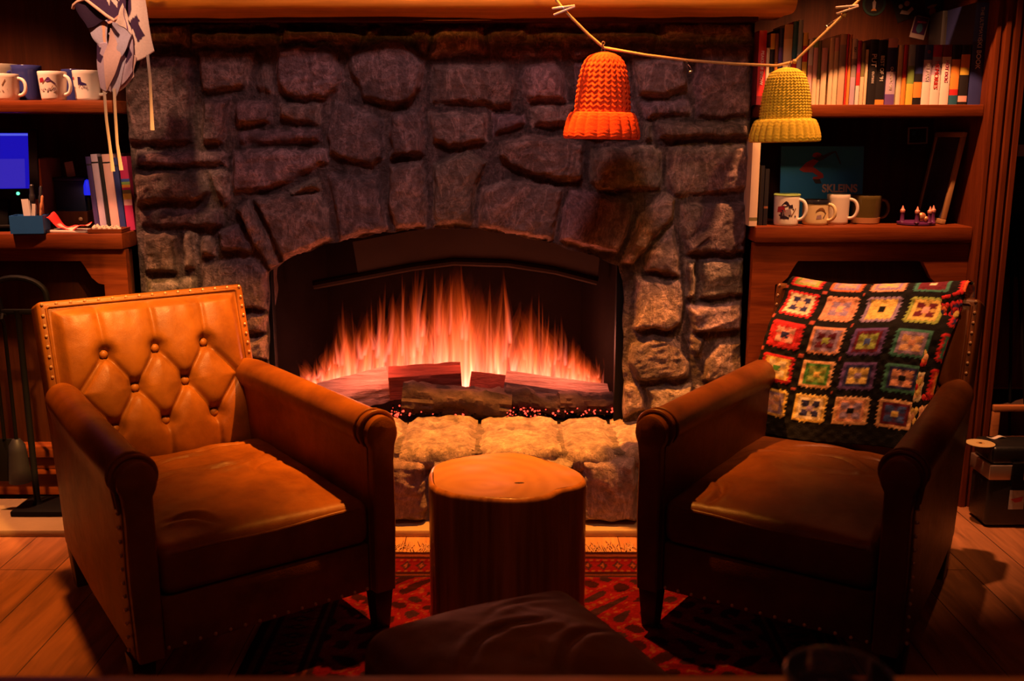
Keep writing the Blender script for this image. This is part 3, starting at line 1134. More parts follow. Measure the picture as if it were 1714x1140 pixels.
def build_flames():
    rs = random.Random(21)
    env = [(486, 606), (505, 588), (525, 592), (560, 555), (585, 505), (600, 520), (640, 482), (690, 458), (730, 442), (770, 430), (800, 452), (825, 448), (850, 474), (880, 496), (905, 500), (940, 540), (965, 570), (985, 590), (1010, 600), (1030, 632)]
    ex, ey = [e[0] for e in env], [e[1] for e in env]
    V, F, K = [], [], []
    seg = 8

    def tongue(px, ytop, ybot, Y, W, g, hot, lean=0.0, amp=1.0):
        b, t = at(px, ybot, Y), at(px + lean, ytop, Y)
        Hh_ = t.z - b.z
        if Hh_ < 0.01:
            return
        n = 14
        ph, fr = rs.uniform(0, 6.28), rs.uniform(3.5, 7)
        ph2 = rs.uniform(0, 6.28)
        am = rs.uniform(0.3, 0.95) * W * amp
        for shell, (sc, gs) in enumerate(((1.0, 0.40), (0.66, 0.42), (0.34, 0.5))):
            base = len(V)
            for i in range(n):
                q = i / (n - 1)
                r = W * sc * (0.55 + 0.9 * q) * (1 - q) ** 0.85 * 1.15 + 0.0002
                x = b.x + (t.x - b.x) * q + am * q * math.sin(fr * q + ph)
                y = Y + 0.5 * am * q * math.cos(fr * q + ph2)
                z = b.z + Hh_ * (q if shell == 0 else q * (0.93 if shell == 1 else 0.84))
                e = g * gs * (1 - q) ** 1.1 * min(1.0, 0.35 + q * 9)
                h = max(0.0, hot * (1 - q * 1.25))
                cr = e * 1.0
                cg = e * (0.072 + 0.12 * h + 0.03 * shell)
                cb = e * (0.006 + 0.15 * h)
                for k in range(seg):
                    a = 2 * math.pi * k / seg
                    V.append((x + r * math.cos(a), y + 0.6 * r * math.sin(a), z))
                    K.append((cr, cg, cb, 1))
            for i in range(n - 1):
                for k in range(seg):
                    l = (k + 1) % seg
                    F.append((base + i * seg + k, base + i * seg + l, base + (i + 1) * seg + l, base + (i + 1) * seg + k))

    # broad soft body of the fire
    for k in range(90):
        px = 500 + 525 * (k + rs.uniform(0, 1)) / 90
        yt = np.interp(px, ex, ey)
        yb = 662
        tongue(px, yb - (yb - yt) * rs.uniform(0.5, 0.92), yb, rs.uniform(3.46, 3.54), rs.uniform(0.026, 0.05), rs.uniform(0.24, 0.40), 0.62, rs.uniform(-10, 10), 0.9)
    # hazy glow filling the gaps
    for k in range(46):
        px = rs.uniform(520, 1000)
        yt = np.interp(px, ex, ey)
        yb = 664
        tongue(px, yb - (yb - yt) * rs.uniform(0.75, 1.0), yb, rs.uniform(3.50, 3.56), rs.uniform(0.055, 0.085), rs.uniform(0.09, 0.15), 0.35, rs.uniform(-6, 6), 0.3)
    # fine upright tongues
    for k in range(300):
        px = rs.uniform(492, 1030)
        yt = np.interp(px, ex, ey)
        f_ = rs.random()
        yb = 655 - (0 if f_ < 0.6 else rs.uniform(0, 0.45) * (655 - yt))
        frac = rs.uniform(0.3, 0.85) if rs.random() < .85 else rs.uniform(0.85, 1.15)
        tongue(px, yb - (yb - yt) * frac, yb, rs.uniform(3.44, 3.56), rs.uniform(0.005, 0.015), rs.uniform(0.14, 0.42), rs.uniform(0.4, 1.0), rs.uniform(-8, 8))
    # bright low licks in front of the logs' tops
    for k in range(90):
        px = rs.uniform(494, 1026)
        yt = np.interp(px, ex, ey)
        yb = 655
        tongue(px, yb - (yb - yt) * rs.uniform(0.2, 0.5), yb, rs.uniform(3.44, 3.5), rs.uniform(0.006, 0.012), rs.uniform(0.4, 0.85), 1.0, rs.uniform(-5, 5))
    # the lick between the logs
    for dx, g in ((0, 1.0), (4, .7), (-5, .6)):
        tongue(782 + dx, 598, 658, 3.40, 0.011, g, 1.0, 4)
    me = bpy.data.meshes.new('fire_flames')
    me.from_pydata(V, [], F)
    ca = me.color_attributes.new('glow', 'FLOAT_COLOR', 'POINT')
    ca.data.foreach_set('color', np.array(K, dtype=np.float32).ravel())
    me.polygons.foreach_set('use_smooth', [True] * len(me.polygons))
    m = bpy.data.materials.new('flame')
    m.use_nodes = True
    N, L = m.node_tree.nodes, m.node_tree.links
    N.clear()
    va = N.new('ShaderNodeVertexColor')
    va.layer_name = 'glow'
    em_ = N.new('ShaderNodeEmission')
    em_.inputs['Strength'].default_value = 1.0
    tr = N.new('ShaderNodeBsdfTransparent')
    ad = N.new('ShaderNodeAddShader')
    ou = N.new('ShaderNodeOutputMaterial')
    L.new(va.outputs['Color'], em_.inputs['Color'])
    L.new(em_.outputs[0], ad.inputs[0])
    L.new(tr.outputs[0], ad.inputs[1])
    L.new(ad.outputs[0], ou.inputs['Surface'])
    try:
        m.cycles.emission_sampling = 'NONE'
    except Exception:
        pass
    me.materials.append(m)
    o = link('fire_flames', me)
    tag(o, 'orange and pink flames rising behind the logs in the fireplace', 'fire', kind='stuff')
    return o


build_flames()
# ================================================================== built-in bookcases
LT, LL = 1.296, 0.893                # left bookcase: tops of the upper shelf and of the counter
RT, RL = 1.283, 0.914                # right bookcase
YF, YBK = 3.10, 3.46                 # front edges and back panels


def valance_poly(x0, x1, zt, zm, zb, open_left=False, open_right=False, stile=0.075):
    """face frame with an opening whose upper corners step down in an ogee"""
    L_, R_ = x0 + stile, x1 - stile
    q = 0.075
    pts = [(x0, zt), (x1, zt), (x1, zb), (R_, zb)]
    curve = [(R_, zm - q), (R_ - 0.018, zm - q + 0.004), (R_ - 0.038, zm - q + 0.022), (R_ - 0.050, zm - q + 0.045), (R_ - 0.060, zm - 0.012), (R_ - 0.068, zm)]
    pts += curve
    pts += [(L_ + (R_ - x), z) for x, z in reversed(curve)]
    pts += [(L_, zb), (x0, zb)]
    return pts


def bookcase(name, label, x0, x1, ztop, zlow):
    t = thing(name, label, 'bookcase', ((x0 + x1) / 2, YF, 0))
    o = Vector(((x0 + x1) / 2, YF, 0))

    def bx(nm, lo, hi, m, par=t, bv=0.003):
        mb = MB().box(Vector(lo) - o, Vector(hi) - o)
        return mb.build(nm, m, par, bevel=bv)
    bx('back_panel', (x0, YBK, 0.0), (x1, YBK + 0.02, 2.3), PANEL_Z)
    bx('shelf', (x0, YF, ztop - 0.036), (x1, YBK - 0.001, ztop), CASE_X)
    bx('counter', (x0, YF - 0.005, zlow - 0.050), (x1, YBK - 0.001, zlow), CASE_X, bv=0.006)
    mb = MB()
    poly = [(x - o.x, z) for x, z in valance_poly(x0, x1, zlow - 0.052, 0.805, 0.195)]
    mb.prism(poly, 0.012, 0.040)
    mb.build('face_frame', CASE_X, t, smooth=False)
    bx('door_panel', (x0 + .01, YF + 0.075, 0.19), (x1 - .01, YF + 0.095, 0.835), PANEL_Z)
    bx('base_molding', (x0, YF - 0.012, 0.165), (x1, YF + 0.10, 0.192), CASE_X, bv=0.005)
    bx('base_board', (x0, YF + 0.010, 0.120), (x1, YF + 0.10, 0.164), CASE_X)
    bx('base_molding', (x0, YF - 0.002, 0.104), (x1, YF + 0.10, 0.119), CASE_X, bv=0.004)
    bx('plinth', (x0, YF + 0.030, 0.023), (x1, YF + 0.10, 0.103), CASE_X)
    return t, bx


bl, bxl = bookcase('bookcase', 'built-in cherry bookcase left of the stone fireplace with tablet and mugs', -2.30, -1.212, LT, LL)
br, bxr = bookcase('bookcase', 'built-in cherry bookcase right of the stone fireplace filled with books', 0.756, 1.432, RT, RL)
bxl('side_panel', (-2.33, YF, 0.0), (-2.301, YBK + .02, 2.3), CASE_Z)
bxr('side_panel', (1.433, YF - 0.005, 0.0), (1.455, YBK + .02, 2.3), CASE_Z)
# fluted pilaster on the right end
mb = MB()
o = Vector(((0.756 + 1.432) / 2, YF, 0))
xs = [1.436, 1.440, 1.452, 1.456, 1.462, 1.466, 1.480, 1.484, 1.490, 1.494, 1.508, 1.512, 1.518, 1.522, 1.536, 1.540]
ds = [0.0, -.020, -.020, -.014, -.014, -.024, -.024, -.014, -.014, -.024, -.024, -.014, -.014, -.020, -.020, 0.0]
poly = [(x, YF + d) for x, d in zip(xs, ds)] + [(1.540, YF + 0.05), (1.436, YF + 0.05)]
n = len(poly)
mb.add([(x - o.x, y - o.y, 0.0) for x, y in poly] + [(x - o.x, y - o.y, 2.3) for x, y in poly],
       [tuple(range(n)), tuple(range(2 * n - 1, n - 1, -1))] + [(i, (i + 1) % n, (i + 1) % n + n, i + n) for i in range(n)])
mb.build('fluted_pilaster', CASE_Z, br, smooth=False)

# scalloped cornice added out of view to shade the upper book spines
mb = MB()
pl = [(0.76, 1.78), (0.76, 1.607)]
for k in range(1, 61):
    xx = 0.76 + 0.67 * k / 60
    pl.append((xx, 1.607 - 0.018 + 0.030 * abs(math.sin(math.pi * (xx - 0.76) / 0.19))))
pl.append((1.43, 1.78))
mb.prism([(x - o.x, z) for x, z in pl], -0.066, -0.046)
mb.box((0.757 - o.x, -0.0455, 1.74), (1.43 - o.x, 0.0, 1.78))
mb.build('shade_board', CASE_X, br, smooth=False)

# ------------------------------------------------------------------ books
COL = {
 'red': (0.62, 0.035, 0.035), 'cream': (0.82, 0.66, 0.42), 'white': (0.85, 0.80, 0.74), 'yellow': (0.80, 0.58, 0.08), 'black': (0.02, 0.018, 0.02),
 'navy': (0.035, 0.045, 0.19), 'teal': (0.03, 0.14, 0.22), 'orange': (0.85, 0.33, 0.06), 'brown': (0.30, 0.12, 0.05), 'tan': (0.60, 0.43, 0.27),
 'grey': (0.36, 0.33, 0.33), 'pink': (0.78, 0.45, 0.42), 'magenta': (0.48, 0.03, 0.12), 'green': (0.25, 0.42, 0.10), 'olive': (0.22, 0.20, 0.07),
 'purple': (0.17, 0.09, 0.36), 'blue': (0.05, 0.10, 0.40), 'lightblue': (0.35, 0.52, 0.68), 'lilac': (0.52, 0.42, 0.58), 'maroon': (0.22, 0.02, 0.03), 'violet': (0.06, 0.04, 0.16),
}


def bmat(c):
    return plain('cover_' + c, COL[c], 0.4, 0, 0.06, 40)


def book(x0, x1, h, z, depth, bands, label, title=None, tcol='white', tz=0.5, tsize=0.6, yf=None, group=None, lean=0.0, text2=None, name='book', cat='book'):
    """bands: list of (top fraction, colour) from the foot up; the cover takes the first colour"""
    yf = YF + 0.028 if yf is None else yf
    w_ = x1 - x0
    t = thing(name, label, cat, ((x0 + x1) / 2, yf, z + 0.0004), 0, group)
    if lean:
        t.rotation_euler = (0, lean, 0)
    cols = []
    for _, c in bands:
        if c not in cols:
            cols.append(c)
    mb = MB()
    b = 0.0016
    mi0 = 0
    hw = w_ / 2 - 0.0003
    # boards
    mb.box((-hw, 0.003, 0), (-hw + b, depth, h), mi0)
    mb.box((hw - b, 0.003, 0), (hw, depth, h), mi0)
    # rounded spine, split in coloured bands
    zprev = 0.0
    nseg = 7
    for fr, c in bands:
        z1 = fr * h
        pr = []
        for k in range(nseg):
            u = -1 + 2 * k / (nseg - 1)
            pr.append((u * hw, 0.003 - 0.0035 * math.sqrt(max(0, 1 - u * u * 0.9))))
        v = [(x, y, zprev) for x, y in pr] + [(x, y, z1) for x, y in pr] + [(x, 0.0045, zprev) for x, y in pr] + [(x, 0.0045, z1) for x, y in pr]
        f = []
        for k in range(nseg - 1):
            f += [(k, k + 1, nseg + k + 1, nseg + k), (2 * nseg + k, 3 * nseg + k, 3 * nseg + k + 1, 2 * nseg + k + 1)]
            f += [(nseg + k, nseg + k + 1, 3 * nseg + k + 1, 3 * nseg + k), (k, 2 * nseg + k, 2 * nseg + k + 1, k + 1)]
        f += [(0, nseg, 3 * nseg, 2 * nseg), (nseg - 1, 3 * nseg - 1, 4 * nseg - 1, 2 * nseg - 1)]
        mb.add(v, f, cols.index(c))
        zprev = z1
    mb.build('cover', [bmat(c) for c in cols], t, sharp=40)
    MB().box((-hw + b, 0.005, 0.002), (hw - b, depth - 0.004, h - 0.004)).build('page_block', PAPER, t, smooth=False)
    if title:
        tm = LETTER if tcol == 'white' else plain('lettering_' + tcol, COL[tcol], 0.5, 0, 0.02)
        text_mesh('title', title, w_ * tsize, tm, t, (0, -0.0012, h * tz), (R(90), R(90), 0), 0.0004)
    if text2:
        s2, z2, sz2, c2, vert = text2
        tm = LETTER if c2 == 'white' else plain('lettering_' + c2, COL[c2], 0.5, 0, 0.02)
        text_mesh('title', s2, w_ * sz2, tm, t, (0, -0.0012, h * z2), (R(90), R(90) if vert else 0, 0), 0.0004)
    return t


def ux(px, py=172, Y=3.128):
    return at(px, py, Y).x


def hz_of(py, Y=3.128):
    return at(1450, py, Y).z - RT


GB = 'books standing on the upper right shelf'
# (left px, right px, top px, bands, label, extras)
BK = [
 (1266, 1279, 51, [(0.12, 'maroon'), (1, 'red')], 'bright red book with white lettering, first book at the stone wall', dict(title='PEAKS OF SNOW', tz=.5, tsize=.55)),
 (1279.5, 1285, 80, [(1, 'cream')], 'short cream booklet right beside the bright red book', {}),
 (1285.5, 1293, 56, [(.45, 'cream'), (.78, 'black'), (1, 'yellow')], 'book with yellow top and black band behind the yellow hat', {}),
 (1293.5, 1299, 56, [(.6, 'orange'), (1, 'brown')], 'thin orange-brown book between a yellow-topped and a navy book', {}),
 (1299.5, 1306.5, 47, [(.5, 'navy'), (.75, 'purple'), (1, 'navy')], 'navy and purple book left of the tall cream book above the yellow hat', {}),
 (1307, 1321, 41, [(.82, 'cream'), (1, 'tan')], 'tall thick cream book standing above the crown of the yellow hat', {}),
 (1321.5, 1330, 36, [(.55, 'red'), (1, 'teal')], 'tall dark teal book with a red lower spine', {}),
 (1330.5, 1338.5, 33, [(.6, 'white'), (1, 'lightblue')], 'tall thin white and pale blue book beside the dark teal one', {}),
 (1339, 1347.5, 55, [(.35, 'black'), (.6, 'yellow'), (.82, 'red'), (1, 'yellow')], 'yellow and red book with a black foot where the string slants past', {}),
 (1349, 1357, 65, [(.6, 'pink'), (1, 'white')], 'white book fading to pink, right of the yellow and red one', {}),
 (1357.5, 1365, 63, [(.4, 'cream'), (.85, 'pink'), (1, 'green')], 'pale book with a yellow-green head under the slanting string', {}),
 (1365.5, 1371, 68, [(.4, 'cream'), (1, 'olive')], 'thin olive book just below the slanting string', {}),
 (1371.5, 1381, 80, [(.6, 'cream'), (1, 'pink')], 'short pinkish cream book right of the thin olive one', {}),
 (1384, 1391.5, 63, [(1, 'cream')], 'cream book left half of a matching cream pair', {}),
 (1392, 1400, 63, [(.8, 'cream'), (1, 'pink')], 'cream book right half of a matching cream pair', {}),
 (1400.5, 1411.5, 57, [(.55, 'tan'), (.85, 'grey'), (1, 'tan')], 'tan and grey book with a striped upper spine', {}),
 (1412, 1415.5, 57, [(1, 'red')], 'very thin red book between tan-grey and orange books', {}),
 (1416, 1421, 58, [(1, 'orange')], 'thin orange book beside the very thin red one', {}),
 (1421.5, 1430, 65, [(.42, 'lilac'), (.7, 'grey'), (1, 'white')], 'grey book with a white label at its head', dict(title='SKI', tcol='black', tz=.84, tsize=.7)),
 (1430.5, 1437, 68, [(.3, 'white'), (.5, 'red'), (1, 'magenta')], 'dark magenta book with a white foot and small black triangle', {}),
 (1437.5, 1444, 71, [(.45, 'cream'), (1, 'olive')], 'cream book with a greenish upper spine, left of a short cream booklet', {}),
 (1444.5, 1449.5, 83, [(1, 'cream')], 'short cream booklet right before the black cassette lettered PUT', {}),
 (1450.5, 1464.5, 66, [(1, 'black')], 'black cassette case with PUT in white letters on its spine', dict(title='PUT', tz=.68, tsize=.85, text2=('OUTSIDE', .42, .34, 'white', True), name='cassette_case', cat='cassette case')),
 (1465, 1480, 67, [(.08, 'orange'), (1, 'black')], 'black cassette case with an orange foot and slanted white title', dict(title="BEST OF '91", tz=.56, tsize=.55, name='cassette_case', cat='cassette case')),
 (1480.5, 1496.5, 64, [(.16, 'purple'), (.5, 'lilac'), (.86, 'navy'), (1, 'pink')], 'purple and navy cassette case with a pink label at the top', dict(title='OLYMPIC SKI', tz=.4, tsize=.4, name='cassette_case', cat='cassette case')),
 (1498.5, 1507, 75, [(1, 'cream')], 'glossy cream book right of the purple cassette case', {}),
 (1507.5, 1514.5, 75, [(.45, 'orange'), (1, 'red')], 'orange book with a red upper spine', {}),
 (1515.5, 1527, 75, [(.35, 'yellow'), (.65, 'green'), (1, 'lightblue')], 'yellow to pale blue book right of the orange-red one', {}),
 (1527.5, 1541, 75, [(.12, 'black'), (.38, 'orange'), (.52, 'black'), (1, 'navy')], 'dark navy cassette case with an orange patch near its foot', dict(name='cassette_case', cat='cassette case')),
 (1541.5, 1555.5, 75, [(.38, 'white'), (.75, 'lilac'), (1, 'blue')], 'blue to white cassette case with a red dot near the top', dict(title='SKI TEAM', tz=.55, tsize=.5, text2=('o', .89, .7, 'red', False), name='cassette_case', cat='cassette case')),
 (1556, 1571.5, 75, [(.5, 'white'), (.8, 'lilac'), (1, 'magenta')], 'white and violet cassette case with big red lettering', dict(title='MEMORIES', tcol='red', tz=.5, tsize=.62, name='cassette_case', cat='cassette case')),
 (1572, 1587, 75, [(.8, 'white'), (1, 'maroon')], 'white cassette case with a maroon head and small red lettering', dict(title='HOT DOG', tcol='magenta', tz=.56, tsize=.5, name='cassette_case', cat='cassette case')),
 (1588, 1602.5, 75, [(.16, 'teal'), (.26, 'red'), (.76, 'orange'), (1, 'black')], 'black cassette case with a tall pale orange stripe and red corner', dict(name='cassette_case', cat='cassette case')),
 (1603, 1618, 75, [(.05, 'black'), (.15, 'pink'), (.5, 'black'), (.62, 'yellow'), (.84, 'orange'), (1, 'black')], 'black cassette case with an orange ski printed on the spine', dict(name='cassette_case', cat='cassette case')),
]
for (a, b, ty, bands, lab, kw) in BK:
    # spines vary a little in how far they are pushed in
    rsb = random.Random(int(a * 10))
    book(ux(a), ux(b), max(0.1, hz_of(ty)), RT, rsb.uniform(0.13, 0.17), bands, lab, group=GB, yf=YF + 0.028 + rsb.uniform(0, 0.004), **kw)
book(ux(1619.5), ux(1641), hz_of(4), RT, 0.22, [(0.62, 'navy'), (1, 'blue')], 'very tall dark blue book standing at the right end of the upper shelf', group=GB,
     title='THE ULTIMATE', tz=.80, tsize=.36, text2=('SKI BOOK', .50, .50, 'white', True))

# lower right shelf: tall pale album, dark books
book(ux(1253.5, 378, 3.112), ux(1267, 378, 3.112), 0.268, RL, 0.24, [(.06, 'cream'), (.10, 'olive'), (1, 'cream')], 'tall pale cream album squeezed upright against the stone wall', yf=YF + 0.012)
book(ux(1269, 378, 3.14), ux(1276, 378, 3.14), 0.185, RL, 0.2, [(1, 'black')], 'dark black book next to the tall cream album', yf=YF + 0.04)
book(ux(1277, 378, 3.14), ux(1284, 378, 3.14), 0.175, RL, 0.2, [(.3, 'black'), (.34, 'brown'), (1, 'black')], 'dark book with thin brown lines, left of the skier print mug', yf=YF + 0.04)

# ------------------------------------------------------------------ mugs
def decal_patch(mb, poly, r, rt, h, a0, z0, sz, mi, lift=0.0006):
    """polygon in decal units, wrapped on the mug's wall"""
    def wrap(u, v, l):
        z = z0 + v * sz
        rad = (r + (rt - r) * z / h) + l
        a = a0 + u * sz / r
        return (rad * math.sin(a), -rad * math.cos(a), z)
    # fan with subdivision toward the outline
    n = len(poly)
    cx, cz = sum(p[0] for p in poly) / n, sum(p[1] for p in poly) / n
    for i in range(n):
        p, q = poly[i], poly[(i + 1) % n]
        v = [wrap(cx, cz, lift), wrap(p[0], p[1], lift), wrap((p[0] + q[0]) / 2, (p[1] + q[1]) / 2, lift), wrap(q[0], q[1], lift)]
        mb.add(v, [(0, 1, 2), (0, 2, 3)], mi)


def mug(name, label, loc, r, rt, h, body, handle_side, inner=None, rot=0.0, foot=None, rim=None, prints=None, hr=0.030, cat='mug', group=None):
    t = thing(name, label, cat, loc, 0, group)
    wt = 0.004
    pr = [(r * 0.9, 0.0), (r * 0.98, 0.003), (r, 0.008)]
    for k in range(1, 9):
        q = k / 8
        pr.append((r + (rt - r) * q, 0.008 + (h - 0.010) * q))
    pr += [(rt - wt * .3, h), (rt - wt, h - .001)]
    for k in range(7, -1, -1):
        q = k / 8
        pr.append((r + (rt - r) * q - wt, 0.010 + (h - 0.012) * q))
    pr.append((0.0005, 0.009))
    MB().lathe(pr, 40).build('cup_body', body, t, sharp=50)
    sx = handle_side
    pts = []
    for k in range(15):
        a = -math.pi / 2 + math.pi * k / 14
        pts.append((sx * (rt - 0.006 + (hr + 0.004) * math.cos(a) ** 0.8 if math.cos(a) > 0 else sx * (rt - .006)), 0, h * 0.52 + h * 0.33 * math.sin(a)))
    pts = [(sx * (rt - 0.005 + (hr + .003) * max(0, math.cos(-math.pi / 2 + math.pi * k / 14)) ** 0.7), 0.0, h * 0.52 + h * 0.32 * math.sin(-math.pi / 2 + math.pi * k / 14)) for k in range(15)]
    Mr = Matrix.Rotation(rot, 4, 'Z')
    MB().tube(pts, 0.0052, 10, M=Mr).build('handle', body, t)
    if foot:
        z1, m = foot
        MB().lathe([(r * 0.9, -0.0002), (r + 0.0008, 0.003), (r + (rt - r) * z1 / h + 0.0012, z1), (r - 0.003, z1)], 40, cap=False).build('base_band', m, t)
    if rim:
        z0, m = rim
        MB().lathe([(r + (rt - r) * z0 / h + 0.0008, z0), (rt + 0.0016, h - .002), (rt, h + 0.001), (rt - wt - .001, h + .0005), (rt - wt - 0.001, h - 0.012)], 40, cap=False).build('rim_band', m, t)
    if prints:
        mats, pl = prints
        mb = MB()
        for mi, poly, a0, z0, sz in pl:
            decal_patch(mb, poly, r, rt, h, a0, z0, sz, mi)
        mb.build('printed_motif', mats, t, fix=False)
    return t


INK = plain('dark_ink', (0.03, 0.02, 0.05), 0.4)
REDI = plain('red_ink', (0.35, 0.02, 0.05), 0.4)
VIO = plain('violet_ink', (0.13, 0.04, 0.20), 0.4)
GRYI = plain('grey_ink', (0.35, 0.26, 0.30), 0.5)
BRN = plain('brown_ink', (0.25, 0.12, 0.05), 0.5)
TRI1 = [(-1, 0), (0.2, .1), (0.0, 1.0), (-0.9, 0.8)]
SKIER = [(-0.2, 0), (0.5, 0.2), (1.4, -0.5), (1.5, -0.35), (0.6, 0.5), (0.4, 0.9), (0.1, 1.1), (-0.2, 0.9), (-0.7, 0.3)]
BOOT = [(0, 0), (1.5, 0), (1.55, 0.28), (0.62, 0.42), (0.58, 1.55), (0.05, 1.6)]
STREAK = [(-0.1, 0), (0.1, 0), (0.75, 1.2), (0.62, 1.3)]


def marks(a0, z0, sz, n, mi, seed):
    rs = random.Random(seed)
    out = []
    for k in range(n):
        u, v = rs.uniform(-1.6, 1.8), rs.uniform(-0.3, 0.3)
        q = rs.uniform(0.12, 0.3)
        out.append((mi, [(u, v - q), (u + q * .8, v - q * .2), (u + q * .2, v + q), (u - q * .6, v + q * .3)], a0, z0, sz))
    return out


# upper left shelf
yl = YF + 0.06
def zsc(px0, px1, py, Y):
    return (at(px1, py, Y).x - at(px0, py, Y).x)


c1, c2, c3 = at(8, 167, yl), at(97, 167, yl), at(152, 167, yl)
mug('coffee_mug', 'wide cream mug with faint grey sketch at the far left of the upper left shelf', (at(6, 167, yl).x, yl, LT), 0.046, 0.050, 0.080, CREAM, 1, hr=0.024,
    prints=([GRYI, BRN], [(1, STREAK, .45, .045, .014), (1, TRI1, .3, .055, .009), (0, STREAK, .0, .03, .012)] + marks(.3, .03, .012, 5, 0, 2)))
mug('coffee_mug', 'white mug printed with a red and a violet skier, on the upper left shelf', (at(91, 167, yl - .02).x, yl - .02, LT), 0.036, 0.042, 0.086, WHITE, 1, hr=0.022, rot=-0.25,
    prints=([REDI, VIO, GRYI, BRN], [(0, TRI1, -.28, .053, .014), (1, SKIER, .08, .054, .013), (3, [(-1, -.2), (-.8, -.25), (.3, .9), (.2, 1)], -.1, .052, .012), (3, [(0, 0), (.2, -.1), (.9, 1), (.7, 1.1)], .22, .034, .009)] + marks(-.05, .032, .014, 22, 2, 4)))
mug('coffee_mug', 'white mug printed with a dark blue boot beside the hanging cloth', (at(148, 167, yl).x, yl, LT), 0.036, 0.041, 0.090, WHITE, 1, hr=0.022,
    prints=([plain('deep_blue_ink', (0.04, 0.02, 0.14), 0.4), REDI, GRYI], [(0, BOOT, -.32, .045, .0155), (1, TRI1, -.72, .062, .009)] + marks(-.25, .041, .015, 10, 2, 9)))
BGL = plain('cobalt_glaze', (0.03, 0.04, 0.20), 0.15)
mug('blue_tumbler', 'dark blue glazed cup standing behind the cream mug on the upper left shelf', (at(48, 160, 3.27).x, 3.27, LT), 0.040, 0.046, 0.112, BGL, -1, cat='cup')
mug('blue_tumbler', 'dark blue glazed cup half hidden between the two printed white mugs', (at(128, 160, 3.28).x, 3.28, LT), 0.034, 0.040, 0.100, BGL, -1, cat='cup')
mug('small_bowl', 'small grey green cup at the left edge behind the cream mug', (at(8, 160, 3.30).x, 3.30, LT), 0.040, 0.048, 0.118, plain('celadon_glaze', (0.20, 0.20, 0.17), 0.3), -1, cat='cup')

# lower right shelf
yr = YF + 0.065
GM = plain('sage_green_glaze', (0.34, 0.52, 0.14), 0.3)
EN = plain('black_enamel', (0.02, 0.02, 0.03), 0.2)
mug('coffee_mug', 'white mug with a colourful skier print and green rim, leftmost on the lower right shelf', (at(1315, 376, YF + .05).x, YF + .05, RL), 0.038, 0.040, 0.097, WHITE, 1, hr=0.024, rot=-0.55,
    rim=(0.093, GM), prints=([REDI, INK, GRYI, BRN], [(0, TRI1, -.45, .042, .022), (1, SKIER, -.35, .058, .018), (2, TRI1, .05, .03, .024), (1, BOOT, -.75, .022, .018), (3, STREAK, .15, .03, .02), (1, TRI1, .2, .055, .012)] + marks(-.1, .03, .018, 8, 1, 3)))
mug('enamel_mug', 'cream enamel mug with a black rim and a brown hat sketch', (at(1366, 374, yr).x, yr + .01, RL), 0.041, 0.043, 0.078, plain('pale_yellow_glaze', (0.78, 0.66, 0.38), 0.25), 1, hr=0.024, rot=-0.75,
    rim=(0.066, EN), prints=([BRN, INK, GRYI], [(0, [(-1, 0), (-.8, .5), (-.2, 1), (.4, 1.05), (.9, .5), (1.3, -.4), (.7, .3), (.2, .6), (-.4, .4)], .05, .04, .015), (1, STREAK, .28, .022, .014), (2, TRI1, .1, .02, .014)]))
mug('coffee_mug', 'plain cream white mug in front of the blue skier card', (at(1401, 373, YF + .10).x, YF + .10, RL), 0.033, 0.036, 0.094, CREAM, 1, hr=0.026, rot=-0.5)
mug('stoneware_mug', 'dark olive green stoneware mug with a tan base on the lower right shelf', (at(1447, 373, YF + .12).x, YF + .12, RL), 0.044, 0.049, 0.090, plain('olive_glaze', (0.11, 0.085, 0.025), 0.2), 1, hr=0.026,
    foot=(0.020, plain('tan_glaze', (0.55, 0.30, 0.14), 0.3)))

# blue card with a skier
crd = thing('skier_card', 'dark blue picture card of a red skier at the back of the lower right shelf', 'picture card', (at(1373, 373, 3.30).x, 3.30, RL + .0005))
crd.rotation_euler = (R(-6), 0, 0)
cw, ch = 0.272 / 2, 0.243
MB().box((-cw, 0, 0), (cw, 0.004, ch)).build('card', plain('card_blue', (0.025, 0.22, 0.52), 0.35, 0, 0.25, 4), crd, smooth=False)
mb = MB()
RSK, DSK = plain('skier_red', (0.40, 0.03, 0.03), 0.5), plain('skier_dark', (0.03, 0.025, 0.03), 0.5)
fig = [(0, [(-.075, .115), (-.06, .10), (-.03, .098), (-.012, .075), (-.028, .07), (-.03, .058), (-.012, .056), (.006, .066), (.004, .088), (-.018, .118), (-.03, .132), (-.012, .168), (-.03, .180), (-.052, .160), (-.066, .132)]),
       (1, [(-.03, .180), (-.012, .168), (.002, .176), (.014, .192), (.034, .214), (.046, .224), (.042, .230), (.022, .220), (.004, .204), (-.006, .208), (-.018, .202)]),
       (0, [(-.034, .196), (-.02, .188), (-.004, .198), (-.004, .212), (-.018, .222), (-.03, .214)]),
       (1, [(.040, .224), (.045, .226), (.062, .152), (.058, .150)]), (1, [(-.03, .058), (-.02, .03), (.0, .03), (-.006, .058)])]
for mi, pl in fig:
    mb.prism([(x, .122 + (z - .03) * .53) for x, z in pl], -0.0008, 0.0, mi)
mb.build('skier_print', [RSK, DSK], crd, smooth=False)
text_mesh('lettering', 'SKLEINS', 0.036, plain('card_lettering', (0.62, 0.42, 0.36), 0.6), crd, (0.060, -0.0006, 0.105), (R(90), 0, 0), 0.0004, 0.90, fat=0.0012)

